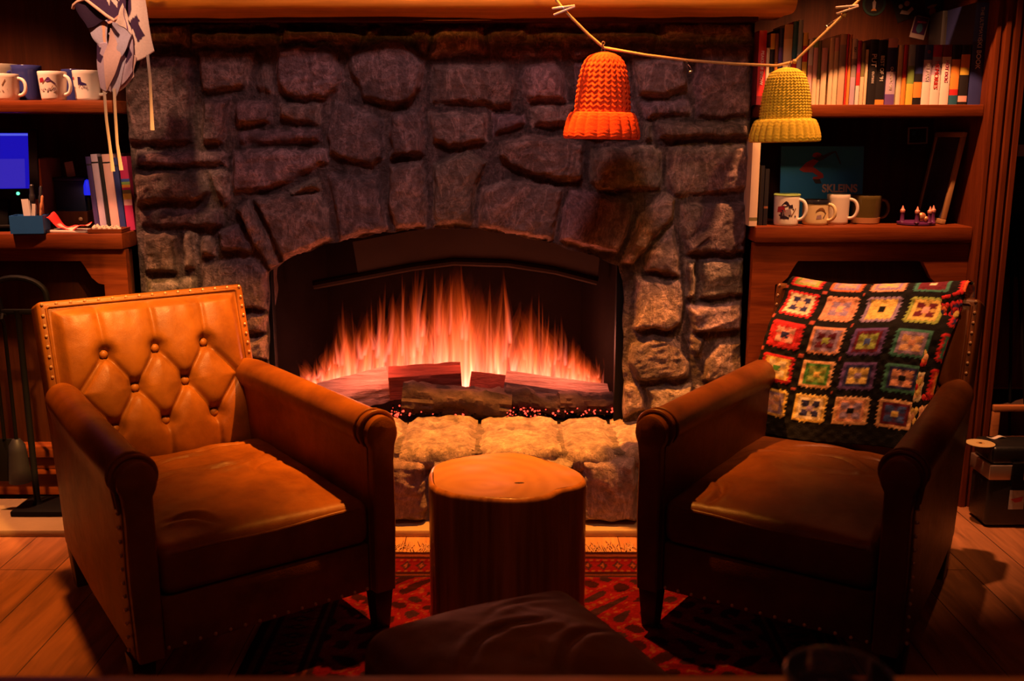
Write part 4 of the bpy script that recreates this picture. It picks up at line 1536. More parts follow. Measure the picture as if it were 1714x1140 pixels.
# purple candle ring
CAND = plain('violet_clay', (0.13, 0.025, 0.13), 0.35)
cr0 = at(1533, 374, 3.165)
adv = thing('candle_ring', 'small purple candle ring with four candles and a tiny ornament on the lower right shelf', 'candle holder', (cr0.x, 3.165, RL))
MB().lathe([(0.045, 0), (0.058, 0.003), (0.058, 0.009), (0.046, 0.012), (0.002, 0.012)], 32).build('ring_base', CAND, adv)
TIP = plain('rosy_tip', (0.75, 0.32, 0.24), 0.4)
for k, dx in enumerate((-0.048, -0.018, 0.022, 0.052)):
    dy = math.sqrt(max(0, 0.052 ** 2 - dx ** 2)) * (-1 if k in (1, 2) else -0.4)
    cmb = MB()
    M = Matrix.Translation((dx, dy, 0.0105))
    cmb.lathe([(0.009, 0), (0.0065, 0.004), (0.0055, 0.024), (0.0075, 0.030)], 14, M=M)
    cn = cmb.build('candle', CAND, adv)
    MB().lathe([(0.0072, 0.0), (0.0078, 0.006), (0.004, 0.011), (0.002, 0.018), (0.0004, 0.021)], 12, M=Matrix.Translation((dx, dy, 0.0405))).build('candle_tip', TIP, cn)
MB().ball((0.0, -0.040, 0.028), 0.013, 12, 8, 0, (1.1, .8, 1.1)).ball((0.012, -.044, .022), 0.009, 10, 6, 0).build('ornament', plain('gold_foil', (0.75, 0.33, 0.16), 0.35, 0.5), adv)

# framed picture leaning at the right end, sticker frame and stickers
fr_ = thing('picture_frame', 'dark framed picture leaning against the right side of the lower shelf', 'picture frame', (1.362, 3.275, RL + 0.002))
fr_.rotation_euler = (R(-9), 0, R(-90))
FW, FH = 0.21, 0.29
fmb = MB()
for lo, hi in (((-FW / 2, 0, 0), (FW / 2, .014, .016)), ((-FW / 2, 0, FH - .016), (FW / 2, .014, FH)), ((-FW / 2, 0, .016), (-FW / 2 + .016, .014, FH - .016)), ((FW / 2 - .016, 0, .016), (FW / 2, .014, FH - .016))):
    fmb.box(lo, hi)
fmb.build('frame', plain('frame_brass_wood', (0.42, 0.24, 0.10), 0.4), fr_, bevel=0.002)
MB().box((-FW / 2 + .016, .005, .016), (FW / 2 - .016, .012, FH - .016)).build('picture', plain('dark_picture', (0.05, 0.05, 0.12), 0.2, 0, 0.8, 12), fr_, smooth=False)


def sticker(name, label, px, py, Y, w_, h_, rot, layers, cat='sticker'):
    p = at(px, py, Y)
    t = thing(name, label, cat, (p.x, Y, p.z))
    t.rotation_euler = (0, rot, 0)
    for i, (nm, m, poly) in enumerate(layers):
        MB().prism([(x * w_ / 2, z * h_ / 2) for x, z in poly], -0.0012 - 0.0006 * i, 0.0 if i == 0 else -0.0010).build(nm, m, t, smooth=False)
    return t


RECT = [(-1, -1), (1, -1), (1, 1), (-1, 1)]
CIRC = [(math.cos(2 * math.pi * k / 28), math.sin(2 * math.pi * k / 28)) for k in range(28)]
def sq(s, cx=0, cz=0, sx=1.0): return [(x * s * sx + cx, z * s + cz) for x, z in RECT]
def ci(s, cx=0, cz=0): return [(x * s + cx, z * s + cz) for x, z in CIRC]


SY = YBK - 0.0002
STW = plain('sticker_white', (0.55, 0.45, 0.48), 0.5)
STD = plain('sticker_black', (0.02, 0.018, 0.022), 0.5)
sticker('round_sticker', 'round dark green sticker with a pale lamp shape on the upper right back panel', 1463, 6, SY, 0.078, 0.078, 0, [('backing', plain('sticker_green', (0.03, 0.07, 0.06), 0.5), CIRC), ('disc', STD, ci(.8)), ('lamp_print', STW, [(-.1, -.45), (.1, -.45), (.16, .1), (0, .3), (-.16, .1)]), ('spot_print', plain('sticker_amber', (0.7, .3, .08), .5), [(-.25, -.6), (.25, -.6), (.12, -.42), (-.12, -.42)])])
sticker('square_sticker', 'black square sticker turned on its corner with white blobs', 1515, 14, SY, 0.072, 0.072, R(-20), [('backing', STD, RECT), ('blob_print', STW, ci(.2, -.35, .3)), ('blob_print', STW, ci(.24, .25, .35)), ('blob_print', STW, [(-.6, -.3), (-.35, -.05), (.1, -.3), (.6, -.05), (.7, -.35), (.1, -.65)])])
sticker('oblong_sticker', 'blue oblong sticker with rounded foot beside the black square sticker', 1562, 8, SY, 0.052, 0.072, 0, [('backing', plain('sticker_blue', (0.03, 0.12, 0.38), .5), [(-1, 1), (-1, -.5), (-.7, -.85), (0, -1), (.7, -.85), (1, -.5), (1, 1)]), ('snow_print', STW, [(-.8, -.2), (-.2, .0), (.5, .05), (.2, -.2), (-.6, -.35)]), ('hill_print', plain('sticker_rust', (.4, .13, .05), .5), ci(.4, -.05, -.62))])
sticker('mountain_sticker', 'tilted stamp-like sticker with a violet sky and snowy mountain', 1539, 46, SY, 0.050, 0.072, R(12), [('backing', STW, RECT), ('sky_print', plain('sticker_violet', (0.10, 0.02, 0.14), .5), sq(1, 0, .42, .86)[:2] + [(.86, .92), (-.86, .92)]), ('mountain_print', plain('sticker_sky', (0.08, 0.24, 0.42), .5), ci(.42, 0, -.08)), ('lettering_band', plain('sticker_pink', (.5, .05, .16), .5), [(-.5, .35), (.7, .45), (.7, .62), (-.5, .52)])])
sticker('small_framed_photo', 'tiny dark photo with a pale border fixed to the lower right back panel', 1536, 227, SY, 0.068, 0.056, R(-2), [('border', STW, RECT), ('photo', plain('photo_dark', (0.02, 0.03, 0.07), .4), sq(.84)), ('photo_mark', plain('photo_blue', (0.05, .16, .30), .4), [(-.6, .0), (-.3, .1), (-.2, .5), (-.6, .6)])], cat='photo')
t = thing('speaker_box', 'black box standing behind the cassette cases, left of the tall blue book', 'box', (at(1602, 80, 3.33).x, 3.33, RT))
MB().box((-0.056, 0, 0), (0.062, 0.10, 0.30)).build('case', STD, t, bevel=0.006)
MB().box((-0.046, -0.003, 0.02), (0.052, 0.0, 0.28)).build('front_grille', plain('grille_cloth', (0.015, 0.012, 0.014), 0.9), t, bevel=0.001)

# ------------------------------------------------------------------ left counter things
yc = 3.17
tb = thing('tablet', 'black tablet on a stand showing a blue screen, on the left counter', 'tablet', (at(-22, 345, 3.20).x, 3.20, LL + 0.098))
tb.rotation_euler = (R(-14), 0, R(12))
MB().box((-0.19, 0, 0), (0.158, 0.012, 0.232)).build('case', plain('tablet_black', (0.01, 0.01, 0.012), 0.25), tb, bevel=0.006)
MB().box((-0.175, -0.001, 0.034), (0.130, 0.001, 0.214)).build('screen', glow('blue_screen', (0.010, 0.006, 0.50), 0.85), tb, smooth=False)
MB().box((-0.175, -0.0016, 0.205), (0.130, -0.0008, 0.212)).build('toolbar', glow('screen_bar', (0.10, 0.12, 0.8), 0.9), tb, smooth=False)
MB().box((-0.14, -0.0016, 0.075), (-0.004, -0.0008, 0.165)).build('window_image', glow('screen_picture', (0.05, 0.015, 0.01), 0.6), tb, smooth=False)
MB().box((-0.14, -0.0016, 0.036), (-0.020, -0.0008, 0.074)).build('window_image', glow('screen_pale', (0.25, 0.32, 0.9), 0.7), tb, smooth=False)
MB().box((0.0, -0.0018, 0.036), (0.118, -0.0009, 0.13)).build('window_pane', glow('screen_violet', (0.040, 0.022, 0.50), 0.85), tb, smooth=False)
MB().ball((0.095, -0.001, 0.018), 0.0055, 10, 6, 0, (1, .4, 1)).build('power_light', glow('green_led', (0.10, 0.85, 0.35), 2.5), tb)
MB().box((-0.06, 0.012, -0.094), (0.06, 0.05, 0.06)).box((-0.09, -0.04, -0.098), (0.09, 0.10, -0.088)).build('stand', BLACK, tb, bevel=0.003)

for k, (a, b, ty, c, lab) in enumerate(((55, 65, 265, 'tan', 'narrow tan book standing right behind the tablet'), (66, 77, 266, 'orange', 'orange-tan book standing behind the tablet and pen box'))):
    book(ux(a, 385, 3.27), ux(b, 385, 3.27), at(60, ty, 3.27).z - LL, LL, 0.15, [(.1, 'brown'), (1, c)], lab, yf=3.27)

p = at(54, 391, 3.125)
bxp = thing('pen_box', 'small open blue box holding pens and papers at the front of the left counter', 'pen box', (p.x, 3.118, LL + 0.0005), R(8))
BLUEB = plain('box_blue', (0.015, 0.12, 0.42), 0.5)
hw, hd, hh_ = 0.049, 0.035, 0.055
mb = MB()
mb.box((-hw, -hd, 0), (hw, hd, 0.003))
mb.box((-hw, -hd, .003), (hw, -hd + .003, hh_)).box((-hw, hd - .003, .003), (hw, hd, hh_)).box((-hw, -hd + .003, .003), (-hw + .003, hd - .003, hh_)).box((hw - .003, -hd + .003, .003), (hw, hd - .003, hh_))
mb.build('box_body', BLUEB, bxp, smooth=False)
for k, (dx, dy, lx, ln, wd, m, nm, lab, cat) in enumerate((
        (-0.008, .008, -.06, .10, .022, WHITE, 'paper_slip', 'white folded paper standing in the blue pen box', 'paper'),
        (0.010, -.004, .10, .086, .011, CREAM, 'paper_slip', 'narrow cream paper leaning in the blue pen box', 'paper'),
        (0.024, .010, .16, .112, .010, plain('pencil_orange', (.6, .25, .1), .5), 'pencil', 'orange-brown pencil leaning right in the blue pen box', 'pencil'),
        (0.002, .020, .03, .145, .016, STD, 'black_marker', 'thick black marker standing at the back of the blue pen box', 'marker'),
        (0.020, .022, .10, .140, .012, STD, 'black_marker', 'slim black marker right of the thick one in the blue pen box', 'marker'))):
    tt = thing(nm, lab, cat, (p.x + dx, 3.118 + dy, LL + 0.0045), 0)
    tt.rotation_euler = (0, lx, 0)
    if cat in ('marker', 'pencil'):
        MB().lathe([(wd * .3, 0), (wd * .5, .003), (wd * .5, ln * .78), (wd * .42, ln * .8), (wd * .42, ln * .97), (wd * .2, ln)], 14).build('barrel', m, tt)
        MB().lathe([(wd * .53, ln * .62), (wd * .56, ln * .64), (wd * .56, ln * .76), (wd * .5, ln * .775)], 14).build('cap', m, tt)
    else:
        MB().box((-wd / 2, 0, 0), (wd / 2, 0.0015, ln)).box((-wd / 2 + .002, 0.003, 0), (wd / 2 + .002, 0.0045, ln * .95)).build('sheet', m, tt, smooth=False)

# notepad with a red and white strap curled on top
p = at(117, 386, 3.14)
npd = thing('notepad', 'small pale notepad lying flat under the red strap on the left counter', 'notepad', (p.x, 3.145, LL + 0.0005), R(-6))
MB().box((-0.068, -0.03, 0), (0.066, 0.045, 0.007)).build('paper_block', CREAM, npd, bevel=0.0008)
n_ = 40
uu = np.linspace(0, 1, n_)
vv = np.linspace(-1, 1, 9)
U, V = np.meshgrid(uu, vv, indexing='ij')
X = -0.060 + 0.13 * U
Zs = 0.0095 + 0.042 * np.exp(-(U / .16) ** 2) + 0.014 * sstep(.55, 1, U) + 0.004 * np.sin(U * 11 + V * 2) + 0.007 * (V + 1) * .5
Ys = -0.006 + 0.022 * V + 0.010 * np.sin(U * 5)
col = np.where((np.abs(V - .15 * np.sin(U * 20)) < .42)[..., None] & (U > .2)[..., None], np.array((.80, .50, .38)), np.array((.75, .035, .03)))
st = thing('strap', 'red and white cloth strap curled up on the pale notepad', 'strap', (p.x, 3.145, LL + 0.008), R(-6))
grid_obj('band', np.stack([X, Ys, Zs - 0.008], -1), tinted('strap_cloth', .7, .2, 200, .002, .1), st, col, 0.002)

# binders and notebooks at the stone
BN = [(150, 158.5, 262, 'violet', 'thin dark violet binder, first of the files left of the fireplace'),
      (159, 170, 258, 'lilac', 'narrow pale grey file standing between dark binders'),
      (170.5, 177, 262, 'black', 'black binder between the two pale files'),
      (177.5, 192, 258, 'pink', 'wide pale file with clipped corners left of the navy notebook'),
      (192.5, 202, 264, 'navy', 'navy notebook under the ends of the white ties')]
for a, b, ty, c, lab in BN:
    Yq = 3.20
    dz = at(170, ty, Yq).z - LL
    book(ux(a + 9, 380, Yq), ux(b + 9, 380, Yq), dz, LL, 0.20, [(.88, c), (.9, 'black'), (1, c)], lab, yf=Yq, lean=R(-3.2), name='binder', cat='binder')
Yq = 3.20
book(ux(212, 380, Yq), ux(226, 380, Yq), at(210, 262, Yq).z - LL, LL, 0.19, [(.34, 'magenta'), (.42, 'pink'), (.50, 'yellow'), (.55, 'olive'), (.58, 'magenta'), (.62, 'orange'), (.66, 'green'), (.70, 'blue'), (1, 'magenta')],
     'magenta notebook with rainbow stripes at the stone wall', yf=Yq, lean=R(-2.5), name='notebook', cat='notebook')
# dark things at the back of the counter
t = thing('storage_box', 'dark navy box at the back of the left counter behind the strap', 'box', (at(120, 330, 3.34).x, 3.34, LL))
MB().box((-0.055, 0, 0), (0.045, 0.09, 0.150)).build('case', plain('box_navy', (0.012, 0.014, 0.05), 0.5), t, bevel=0.004)
MB().box((-0.058, -0.003, 0.150), (0.048, 0.093, 0.162)).build('lid', plain('box_navy', (0.012, 0.014, 0.05), 0.5), t, bevel=0.003)
t = thing('card_slip', 'pale slip of card leaning on top of the dark navy box', 'card', (at(119, 288, 3.36).x, 3.36, LL + 0.163))
t.rotation_euler = (R(-6), R(-10), 0)
MB().box((-0.014, 0, 0), (0.014, 0.001, 0.05)).build('slip', plain('dull_card', (0.42, 0.28, 0.25), 0.7), t, smooth=False)
t = thing('indicator_lamp', 'small glowing blue lamp beside the dark navy box on the left counter', 'lamp', (at(147, 308, 3.33).x, 3.325, LL))
MB().lathe([(0.014, 0), (0.016, 0.004), (0.006, 0.010), (0.005, 0.098), (0.012, 0.104)], 16).build('stem', BLACK, t)
MB().lathe([(0.012, 0.1045), (0.013, 0.11), (0.012, 0.135), (0.007, 0.152), (0.001, 0.156)], 16).build('blue_lens', glow('blue_lens', (0.01, 0.02, 0.9), 0.8), t)
t = thing('letter_tray', 'low dark wooden tray at the back of the left counter', 'tray', (at(122, 375, 3.27).x, 3.27, LL))
MB().box((-.06, 0, 0), (.05, .09, .006)).box((-.06, 0, .006), (.05, .005, .055)).box((-.06, .085, .006), (.05, .09, .055)).box((-.06, .005, .006), (-.055, .085, .055)).box((.045, .005, .006), (.05, .085, .055)).build('tray_body', PANEL_Z, t, smooth=False)
MB().lathe([(0.006, 0), (0.007, .003), (.003, .007)], 12, M=Matrix.Translation((.028, -.0005, .03)) @ Matrix.Rotation(R(90), 4, 'X')).build('knob', BRASS, t)

# shallow tray with pebbles beside the stones
p = at(205, 384, 3.10)
trx = -1.268
tr_ = thing('shallow_tray', 'shallow wooden tray at the front corner of the left counter beside the stones', 'tray', (trx, 3.145, LL + 0.0005), R(3))
MB().box((-.054, -.045, 0), (.05, .04, .005)).build('tray_base', CASE_X, tr_, bevel=.001)
MB().box((-.054, -.045, .005), (.05, -.040, .012)).box((-.054, .035, .005), (.05, .04, .012)).box((-.054, -.040, .005), (-.049, .035, .012)).box((.045, -.040, .005), (.05, .035, .012)).build('tray_rim', CASE_X, tr_, smooth=False)
rs = random.Random(5)
PEB = plain('pale_pebble', (0.62, 0.47, 0.34), 0.6, 0, 0.25, 60)
for k in range(11):
    gx_, gy_ = -.040 + .016 * (k % 6), -.022 + .022 * (k // 6) + rs.uniform(-.004, .004)
    r_ = rs.uniform(.0062, .0085)
    mb = MB().ball((0, 0, r_ * .95), r_, 12, 8, 0, (1, rs.uniform(.8, 1), rs.uniform(.85, 1.1))).ball((rs.uniform(-.003, .003), 0, r_ * 1.8), r_ * .55, 8, 6)
    o_ = mb.build('seashell', PEB)
    o_.location = (trx + gx_, 3.145 + gy_, LL + .006)
    tag(o_, 'little pale knobbly shell lying in the shallow wooden tray', 'shell', 'shells in the shallow tray')
# ================================================================== armchairs
LEA = leather('tan_brown_leather', (0.18, 0.052, 0.006), (0.38, 0.125, 0.013), 0.40)
LEA_DIM = leather('dimmed_tan_leather', (0.085, 0.024, 0.005), (0.17, 0.048, 0.009), 0.36)  # leather darkened in colour to imitate the right chair's weaker light
LEA2 = leather('dark_brown_leather', (0.065, 0.014, 0.006), (0.13, 0.030, 0.012), 0.45)


def arm_profile(side):
    """closed outline in (x, z), inner side toward the seat; side = +1 for the viewer's right arm"""
    pts = []
    xi, xo = 0.246, 0.308
    r, cx, cz = 0.0440, 0.277, 0.508
    pts.append((xi, 0.115))
    pts.append((xi, 0.30))
    pts.append((xi, 0.475))
    for k in range(17):
        a = math.pi * 1.17 - k * (math.pi * 1.36) / 16
        pts.append((cx + r * math.cos(a), cz + r * math.sin(a)))
    pts.append((xo, 0.44))
    pts.append((xo + .002, 0.30))
    pts.append((xo - .004, 0.115))
    return [(side * x, z) for x, z in pts]


def sweep(mb, prof, ys, scale=None, mi=0):
    n = len(prof)
    v = []
    for i, y in enumerate(ys):
        s = scale[i] if scale else (1, 1, 0, 0)
        cx = sum(p[0] for p in prof) / n
        for x, z in prof:
            v.append((cx + (x - cx) * s[0] + s[2], y, 0.115 + (z - 0.115) * s[1] + s[3]))
    f = []
    for i in range(len(ys) - 1):
        for k in range(n):
            l = (k + 1) % n
            f.append((i * n + k, i * n + l, (i + 1) * n + l, (i + 1) * n + k))
    f.append(tuple(range(n)))
    f.append(tuple((len(ys) - 1) * n + k for k in reversed(range(n))))
    mb.add(v, f, mi)
    return mb


BACK0 = Vector((0, 0.700, 0.285))
TILT = R(15.5)


def back_pt(x, v, w_):
    """back-plane coordinates: v up along the back, w toward the sitter"""
    return Vector((x, BACK0.y + v * math.sin(TILT) - w_ * math.cos(TILT), BACK0.z + v * math.cos(TILT) + w_ * math.sin(TILT)))


BH = 0.488          # length of the back
BWX = 0.278         # half width
BTN = [(-0.135, .331), (0.0, .331), (0.135, .331), (-0.068, .231), (0.068, .231), (-0.135, .130), (0.0, .130), (0.135, .130)]


def tuft(x, v):
    h = 0.030 * (1 - np.abs(x / 0.256) ** 8) * (1 - np.abs((v - .235) / .245) ** 10) + 0.020 * np.clip(1 - ((v - .22) / .26) ** 2, 0, 1)
    segs = []
    for i, (a, b) in enumerate(BTN):
        for (c, d) in BTN[i + 1:]:
            if 0.06 < abs(b - d) < 0.12 and abs(a - c) < 0.08:
                segs.append((a, b, c, d))
    for a, b in BTN[:3]:
        segs.append((a, b, a * 1.04, .465))
    for a, b in BTN[5:]:
        segs.append((a, b, a, .0))
    segs += [(-0.135, .331, -.215, .231), (0.135, .331, .215, .231), (-0.135, .130, -.215, .231), (0.135, .130, .215, .231)]
    crease = np.zeros_like(h)
    for a, b, c, d in segs:
        ex, ev = c - a, d - b
        t = np.clip(((x - a) * ex + (v - b) * ev) / (ex * ex + ev * ev), 0, 1)
        ds = np.hypot(x - a - t * ex, v - b - t * ev)
        strength = 1.0 if abs(a - c) > 0.02 else 0.55
        crease = np.maximum(crease, strength * np.exp(-(ds / 0.0075) ** 2) * 0.011 + strength * np.exp(-(ds / 0.026) ** 2) * 0.010)
    h = h - crease
    for a, b in BTN:
        ds = np.hypot(x - a, (v - b) * 0.92)
        h -= 0.032 * np.exp(-(ds / 0.019) ** 2)
    # pull folds fanning from the top seam
    h += 0.0007 * np.sin(x * 150) * np.exp(-((v - .455) / .05) ** 2)
    h += 0.0016 * fbm(np.stack([x * 14, v * 14, x * 0], -1), 3)
    return np.maximum(h, 0.002)


_nail = MB().ball((0, 0, 0), 0.0043, 8, 5).build('nailhead', BRASS)
NAIL_MESH = _nail.data
bpy.data.objects.remove(_nail)


def nail(p, parent):
    o_ = link('nailhead', NAIL_MESH, parent)
    o_.location = p


def armchair(label, loc, rz, lea, tufted=True):
    t = thing('armchair', label, 'armchair', loc, rz)
    # arms
    for s in (-1, 1):
        pr = arm_profile(s)
        mb = MB()
        ys = [0.016, 0.022, 0.034, 0.20, 0.40, 0.58, 0.70, 0.755, 0.765]
        sc = [(.96, .985, 0, 0), (1, 1, 0, 0), (1, 1, 0, 0), (1, 1.0, -s * .004, 0), (1, 1.0, -s * .010, 0), (1, 1.0, -s * .018, .002), (1.0, 1.0, -s * .024, .003), (.96, .99, -s * .027, .003), (.85, .96, -s * .028, .0)]
        sweep(mb, pr, ys, sc)
        am = mb.build('arm', lea, t, sharp=50)
        mb = MB()
        sweep(mb, pr, [-0.010, -0.006, 0.0155], [(.78, .975, 0, 0), (.90, .988, 0, 0), (.90, .988, 0, 0)])
        fpn = mb.build('front_panel', lea, am, sharp=40)
        # welt cord following the roll, behind the front panel
        top = [(x, z) for x, z in pr if z > 0.42]
        mb = MB()
        cx = sum(p[0] for p in top) / len(top)
        mb.tube([(cx + (x - cx) * 1.03, 0.020, z + .001) for x, z in top], 0.0052, 8)
        mb.tube([(cx + (x - cx) * 1.045, 0.046, z + .001) for x, z in top], 0.0035, 8)
        mb.build('welt_cord', lea, am)
        # nailheads down the outer front edge
        for k in range(11):
            nail((s * 0.3110, 0.030, 0.135 + k * .030), am)
    # seat rail with apron and nails
    mb = MB()
    mb.box((-0.243, 0.012, 0.115), (0.243, 0.70, 0.236))
    rail = mb.build('seat_rail', lea, t, bevel=0.006)
    for k in range(15):
        nail((-0.235 + .47 * k / 14, 0.0115, 0.124), rail)
    # seat cushion
    cr_ = ((-.16, .10, .05, .17, .18, .008), (-.05, .06, .17, .13, -.22, .009), (-.20, -.02, -.02, .06, .2, .006), (.02, .20, .20, .24, .15, .008), (-.10, .22, .10, .25, -.1, .006), (.08, -.05, .20, .06, .2, .005), (-.19, -.20, -.10, -.27, .2, .007)) if loc[0] < 0 else \
          ((-.05, .14, .12, .06, .2, .010), (-.18, -.16, -.14, -.29, .15, .009), (-.12, .20, .06, .24, .12, .008), (-.02, .02, .16, .10, -.2, .007), (.06, .20, .20, .16, .2, .007), (-.20, .05, -.06, .12, .2, .005))
    cu = cushion(0.478, 0.640, 0.108, 0.022, 84, 0.024, 0.0085, 3 if loc[0] < 0 else 9, 0.004, cr_)
    cu.v = [(x, y + 0.325, z + 0.2385 - 0.010 * max(0, (y - .1))) for x, y, z in cu.v]
    seat = cu.build('seat_cushion', lea, t, weld=True, sharp=70)
    hwx, y0, y1, zt = 0.236, 0.0065, 0.640, 0.331
    loop = []
    for (ax, ay), (bx_, by) in (((-hwx, y1), (-hwx, y0)), ((-hwx, y0), (hwx, y0)), ((hwx, y0), (hwx, y1)), ((hwx, y1), (-hwx, y1))):
        for q in np.linspace(0.04, 0.96, 14):
            loop.append((ax + (bx_ - ax) * q, ay + (by - ay) * q, zt + .002 * math.sin(q * 9)))
    MB().tube(loop, 0.0042, 8, closed=True).build('seat_piping', lea, seat)
    # back frame: solid slab with raised border
    def slab(mb, xa, xb, va, vb, wa, wb):
        c = []
        for w_ in (wa, wb):
            for (x, v) in ((xa, va), (xb, va), (xb, vb), (xa, vb)):
                c.append(back_pt(x, v, w_))
        mb.add(c, [(0, 1, 2, 3), (7, 6, 5, 4), (0, 4, 5, 1), (1, 5, 6, 2), (2, 6, 7, 3), (3, 7, 4, 0)])
    mb = MB()
    slab(mb, -BWX, BWX, -0.16, BH, -0.085, 0.010)
    bf = mb.build('back_frame', lea, t, bevel=0.012, bseg=3)
    # tufted pad
    nx_, nv_ = 150, 130
    xs_, vs_ = np.linspace(-0.255, 0.255, nx_), np.linspace(-0.005, 0.470, nv_)
    X, V = np.meshgrid(xs_, vs_, indexing='ij')
    W = tuft(X, V) if tufted else np.maximum(0.03 * (1 - np.abs(X / 0.247) ** 6) * (1 - np.abs((V - .235) / .245) ** 8) + .002 * fbm(np.stack([X * 9, V * 9, X * 0], -1), 3), .002)
    edge = np.minimum(np.minimum(X + 0.255, 0.255 - X), 0.470 - V)
    W = 0.008 + W * sstep(-0.001, 0.03, edge)
    st_, ct_ = math.sin(TILT), math.cos(TILT)
    P = np.stack([X, BACK0.y + V * st_ - W * ct_, BACK0.z + V * ct_ + W * st_], -1)
    # close the pad's rim down into the frame
    pad = grid_obj('back_pad', P, lea, t, flip=True)
    if tufted:
        for k, (a, b) in enumerate(BTN):
            hq = float(tuft(np.array([a]), np.array([b]))[0])
            c = back_pt(a, b, 0.008 + hq + 0.0085)
            mb = MB()
            mb.ball((0, 0, 0), 0.0115, 14, 9, 0, (1, .8, 1))
            bo = mb.build('button', lea, pad)
            bo.location = c
            bo.rotation_euler = (-TILT, 0, 0)
    # nailheads around the border
    for k in range(16):
        nail(back_pt(-0.266 + .532 * k / 15, BH - .0085, 0.0115), bf)
    for s in (-1, 1):
        for k in range(9):
            nail(back_pt(s * 0.2665, BH - .038 - k * .027, 0.0115), bf)
    # welt around the pad
    mb = MB()
    mb.tube([back_pt(-0.2565, .0, .011)] + [back_pt(-0.2565, q, .011) for q in np.linspace(.05, .468, 10)] + [back_pt(q, .4725, .011) for q in np.linspace(-.25, .25, 14)] + [back_pt(0.2565, q, .011) for q in np.linspace(.468, .0, 10)], 0.0038, 8)
    mb.build('pad_welt', lea, pad)
    # legs
    for x, y in ((-.285, .045), (.285, .045), (-.25, .72), (.25, .72)):
        M = Matrix.Translation((x, y, 0))
        MB().add([(-.018, -.018, 0), (.018, -.018, 0), (.018, .018, 0), (-.018, .018, 0), (-.026, -.026, .1145), (.026, -.026, .1145), (.026, .026, .1145), (-.026, .026, .1145)],
                 [(0, 3, 2, 1), (4, 5, 6, 7), (0, 1, 5, 4), (1, 2, 6, 5), (2, 3, 7, 6), (3, 0, 4, 7)], M=M).build('leg', LEG, t, bevel=0.003)
    return t


RUGT = 0.011
LCH = ((-0.528, 2.055), 36.2)
RCH = ((0.556, 2.070), -33.6)
chl = armchair('tan leather armchair with button-tufted back and nailhead trim, left of the fire', (LCH[0][0], LCH[0][1], RUGT), R(LCH[1]), LEA)
chr_ = armchair('shade-darkened leather armchair with a crochet blanket on its back, right of the fire', (RCH[0][0], RCH[0][1], RUGT), R(RCH[1]), LEA_DIM)

# ------------------------------------------------------------------ granny square blanket over the right chair's back
GS = {
 'rd': (0.62, 0.025, 0.03), 'or': (0.75, 0.16, 0.05), 'sa': (0.80, 0.36, 0.22), 'pe': (0.85, 0.50, 0.26), 'ye': (0.85, 0.60, 0.16), 'cr': (0.85, 0.72, 0.48), 'pk': (0.80, 0.42, 0.36),
 'li': (0.33, 0.24, 0.42), 'pu': (0.14, 0.07, 0.26), 'nv': (0.03, 0.03, 0.12), 'ma': (0.14, 0.015, 0.03), 'te': (0.06, 0.22, 0.17), 'gr': (0.08, 0.28, 0.06), 'lg': (0.35, 0.45, 0.10), 'bk': (0.005, 0.004, 0.004), 'bl': (0.06, 0.10, 0.35),
}
# rings from the outside in: outer, ring, flower, centre
SQ = [
 [('rd', 'lg', 'pe', 'pk'), ('or', 'li', 'sa', 'pk'), ('sa', 'li', 'pe', 'ye'), ('te', 'ma', 'ma', 'cr'), ('rd', 'or', 'rd', 'pe'), ('rd', 'nv', 'te', 'ye')],
 [('rd', 'cr', 'nv', 'pe'), ('sa', 'sa', 'li', 'pe'), ('li', 'ye', 'ye', 'bk'), ('lg', 'ye', 'ma', 'pk'), ('rd', 'nv', 'rd', 'ye'), ('rd', 'or', 'nv', 'ye')],
 [('rd', 'rd', 'pk', 'nv'), ('sa', 'li', 'ma', 'lg'), ('pu', 'ma', 'lg', 'bl'), ('te', 'li', 'pe', 'sa'), ('rd', 'te', 'rd', 'pu'), ('rd', 'or', 'pe', 'ye')],
 [('rd', 'ye', 'cr', 'gr'), ('pe', 'gr', 'lg', 'ye'), ('pu', 'nv', 'ye', 'li'), ('te', 'nv', 'sa', 'bk'), ('rd', 'or', 'lg', 'rd'), ('cr', 'pe', 'ye', 'rd')],
 [('ye', 'li', 'pe', 'pk'), ('ye', 'cr', 'nv', 'li'), ('pe', 'sa', 'li', 'bk'), ('pe', 'ma', 'bl', 'ye'), ('pe', 'sa', 'li', 'ye'), ('ye', 'pe', 'sa', 'rd')],
]


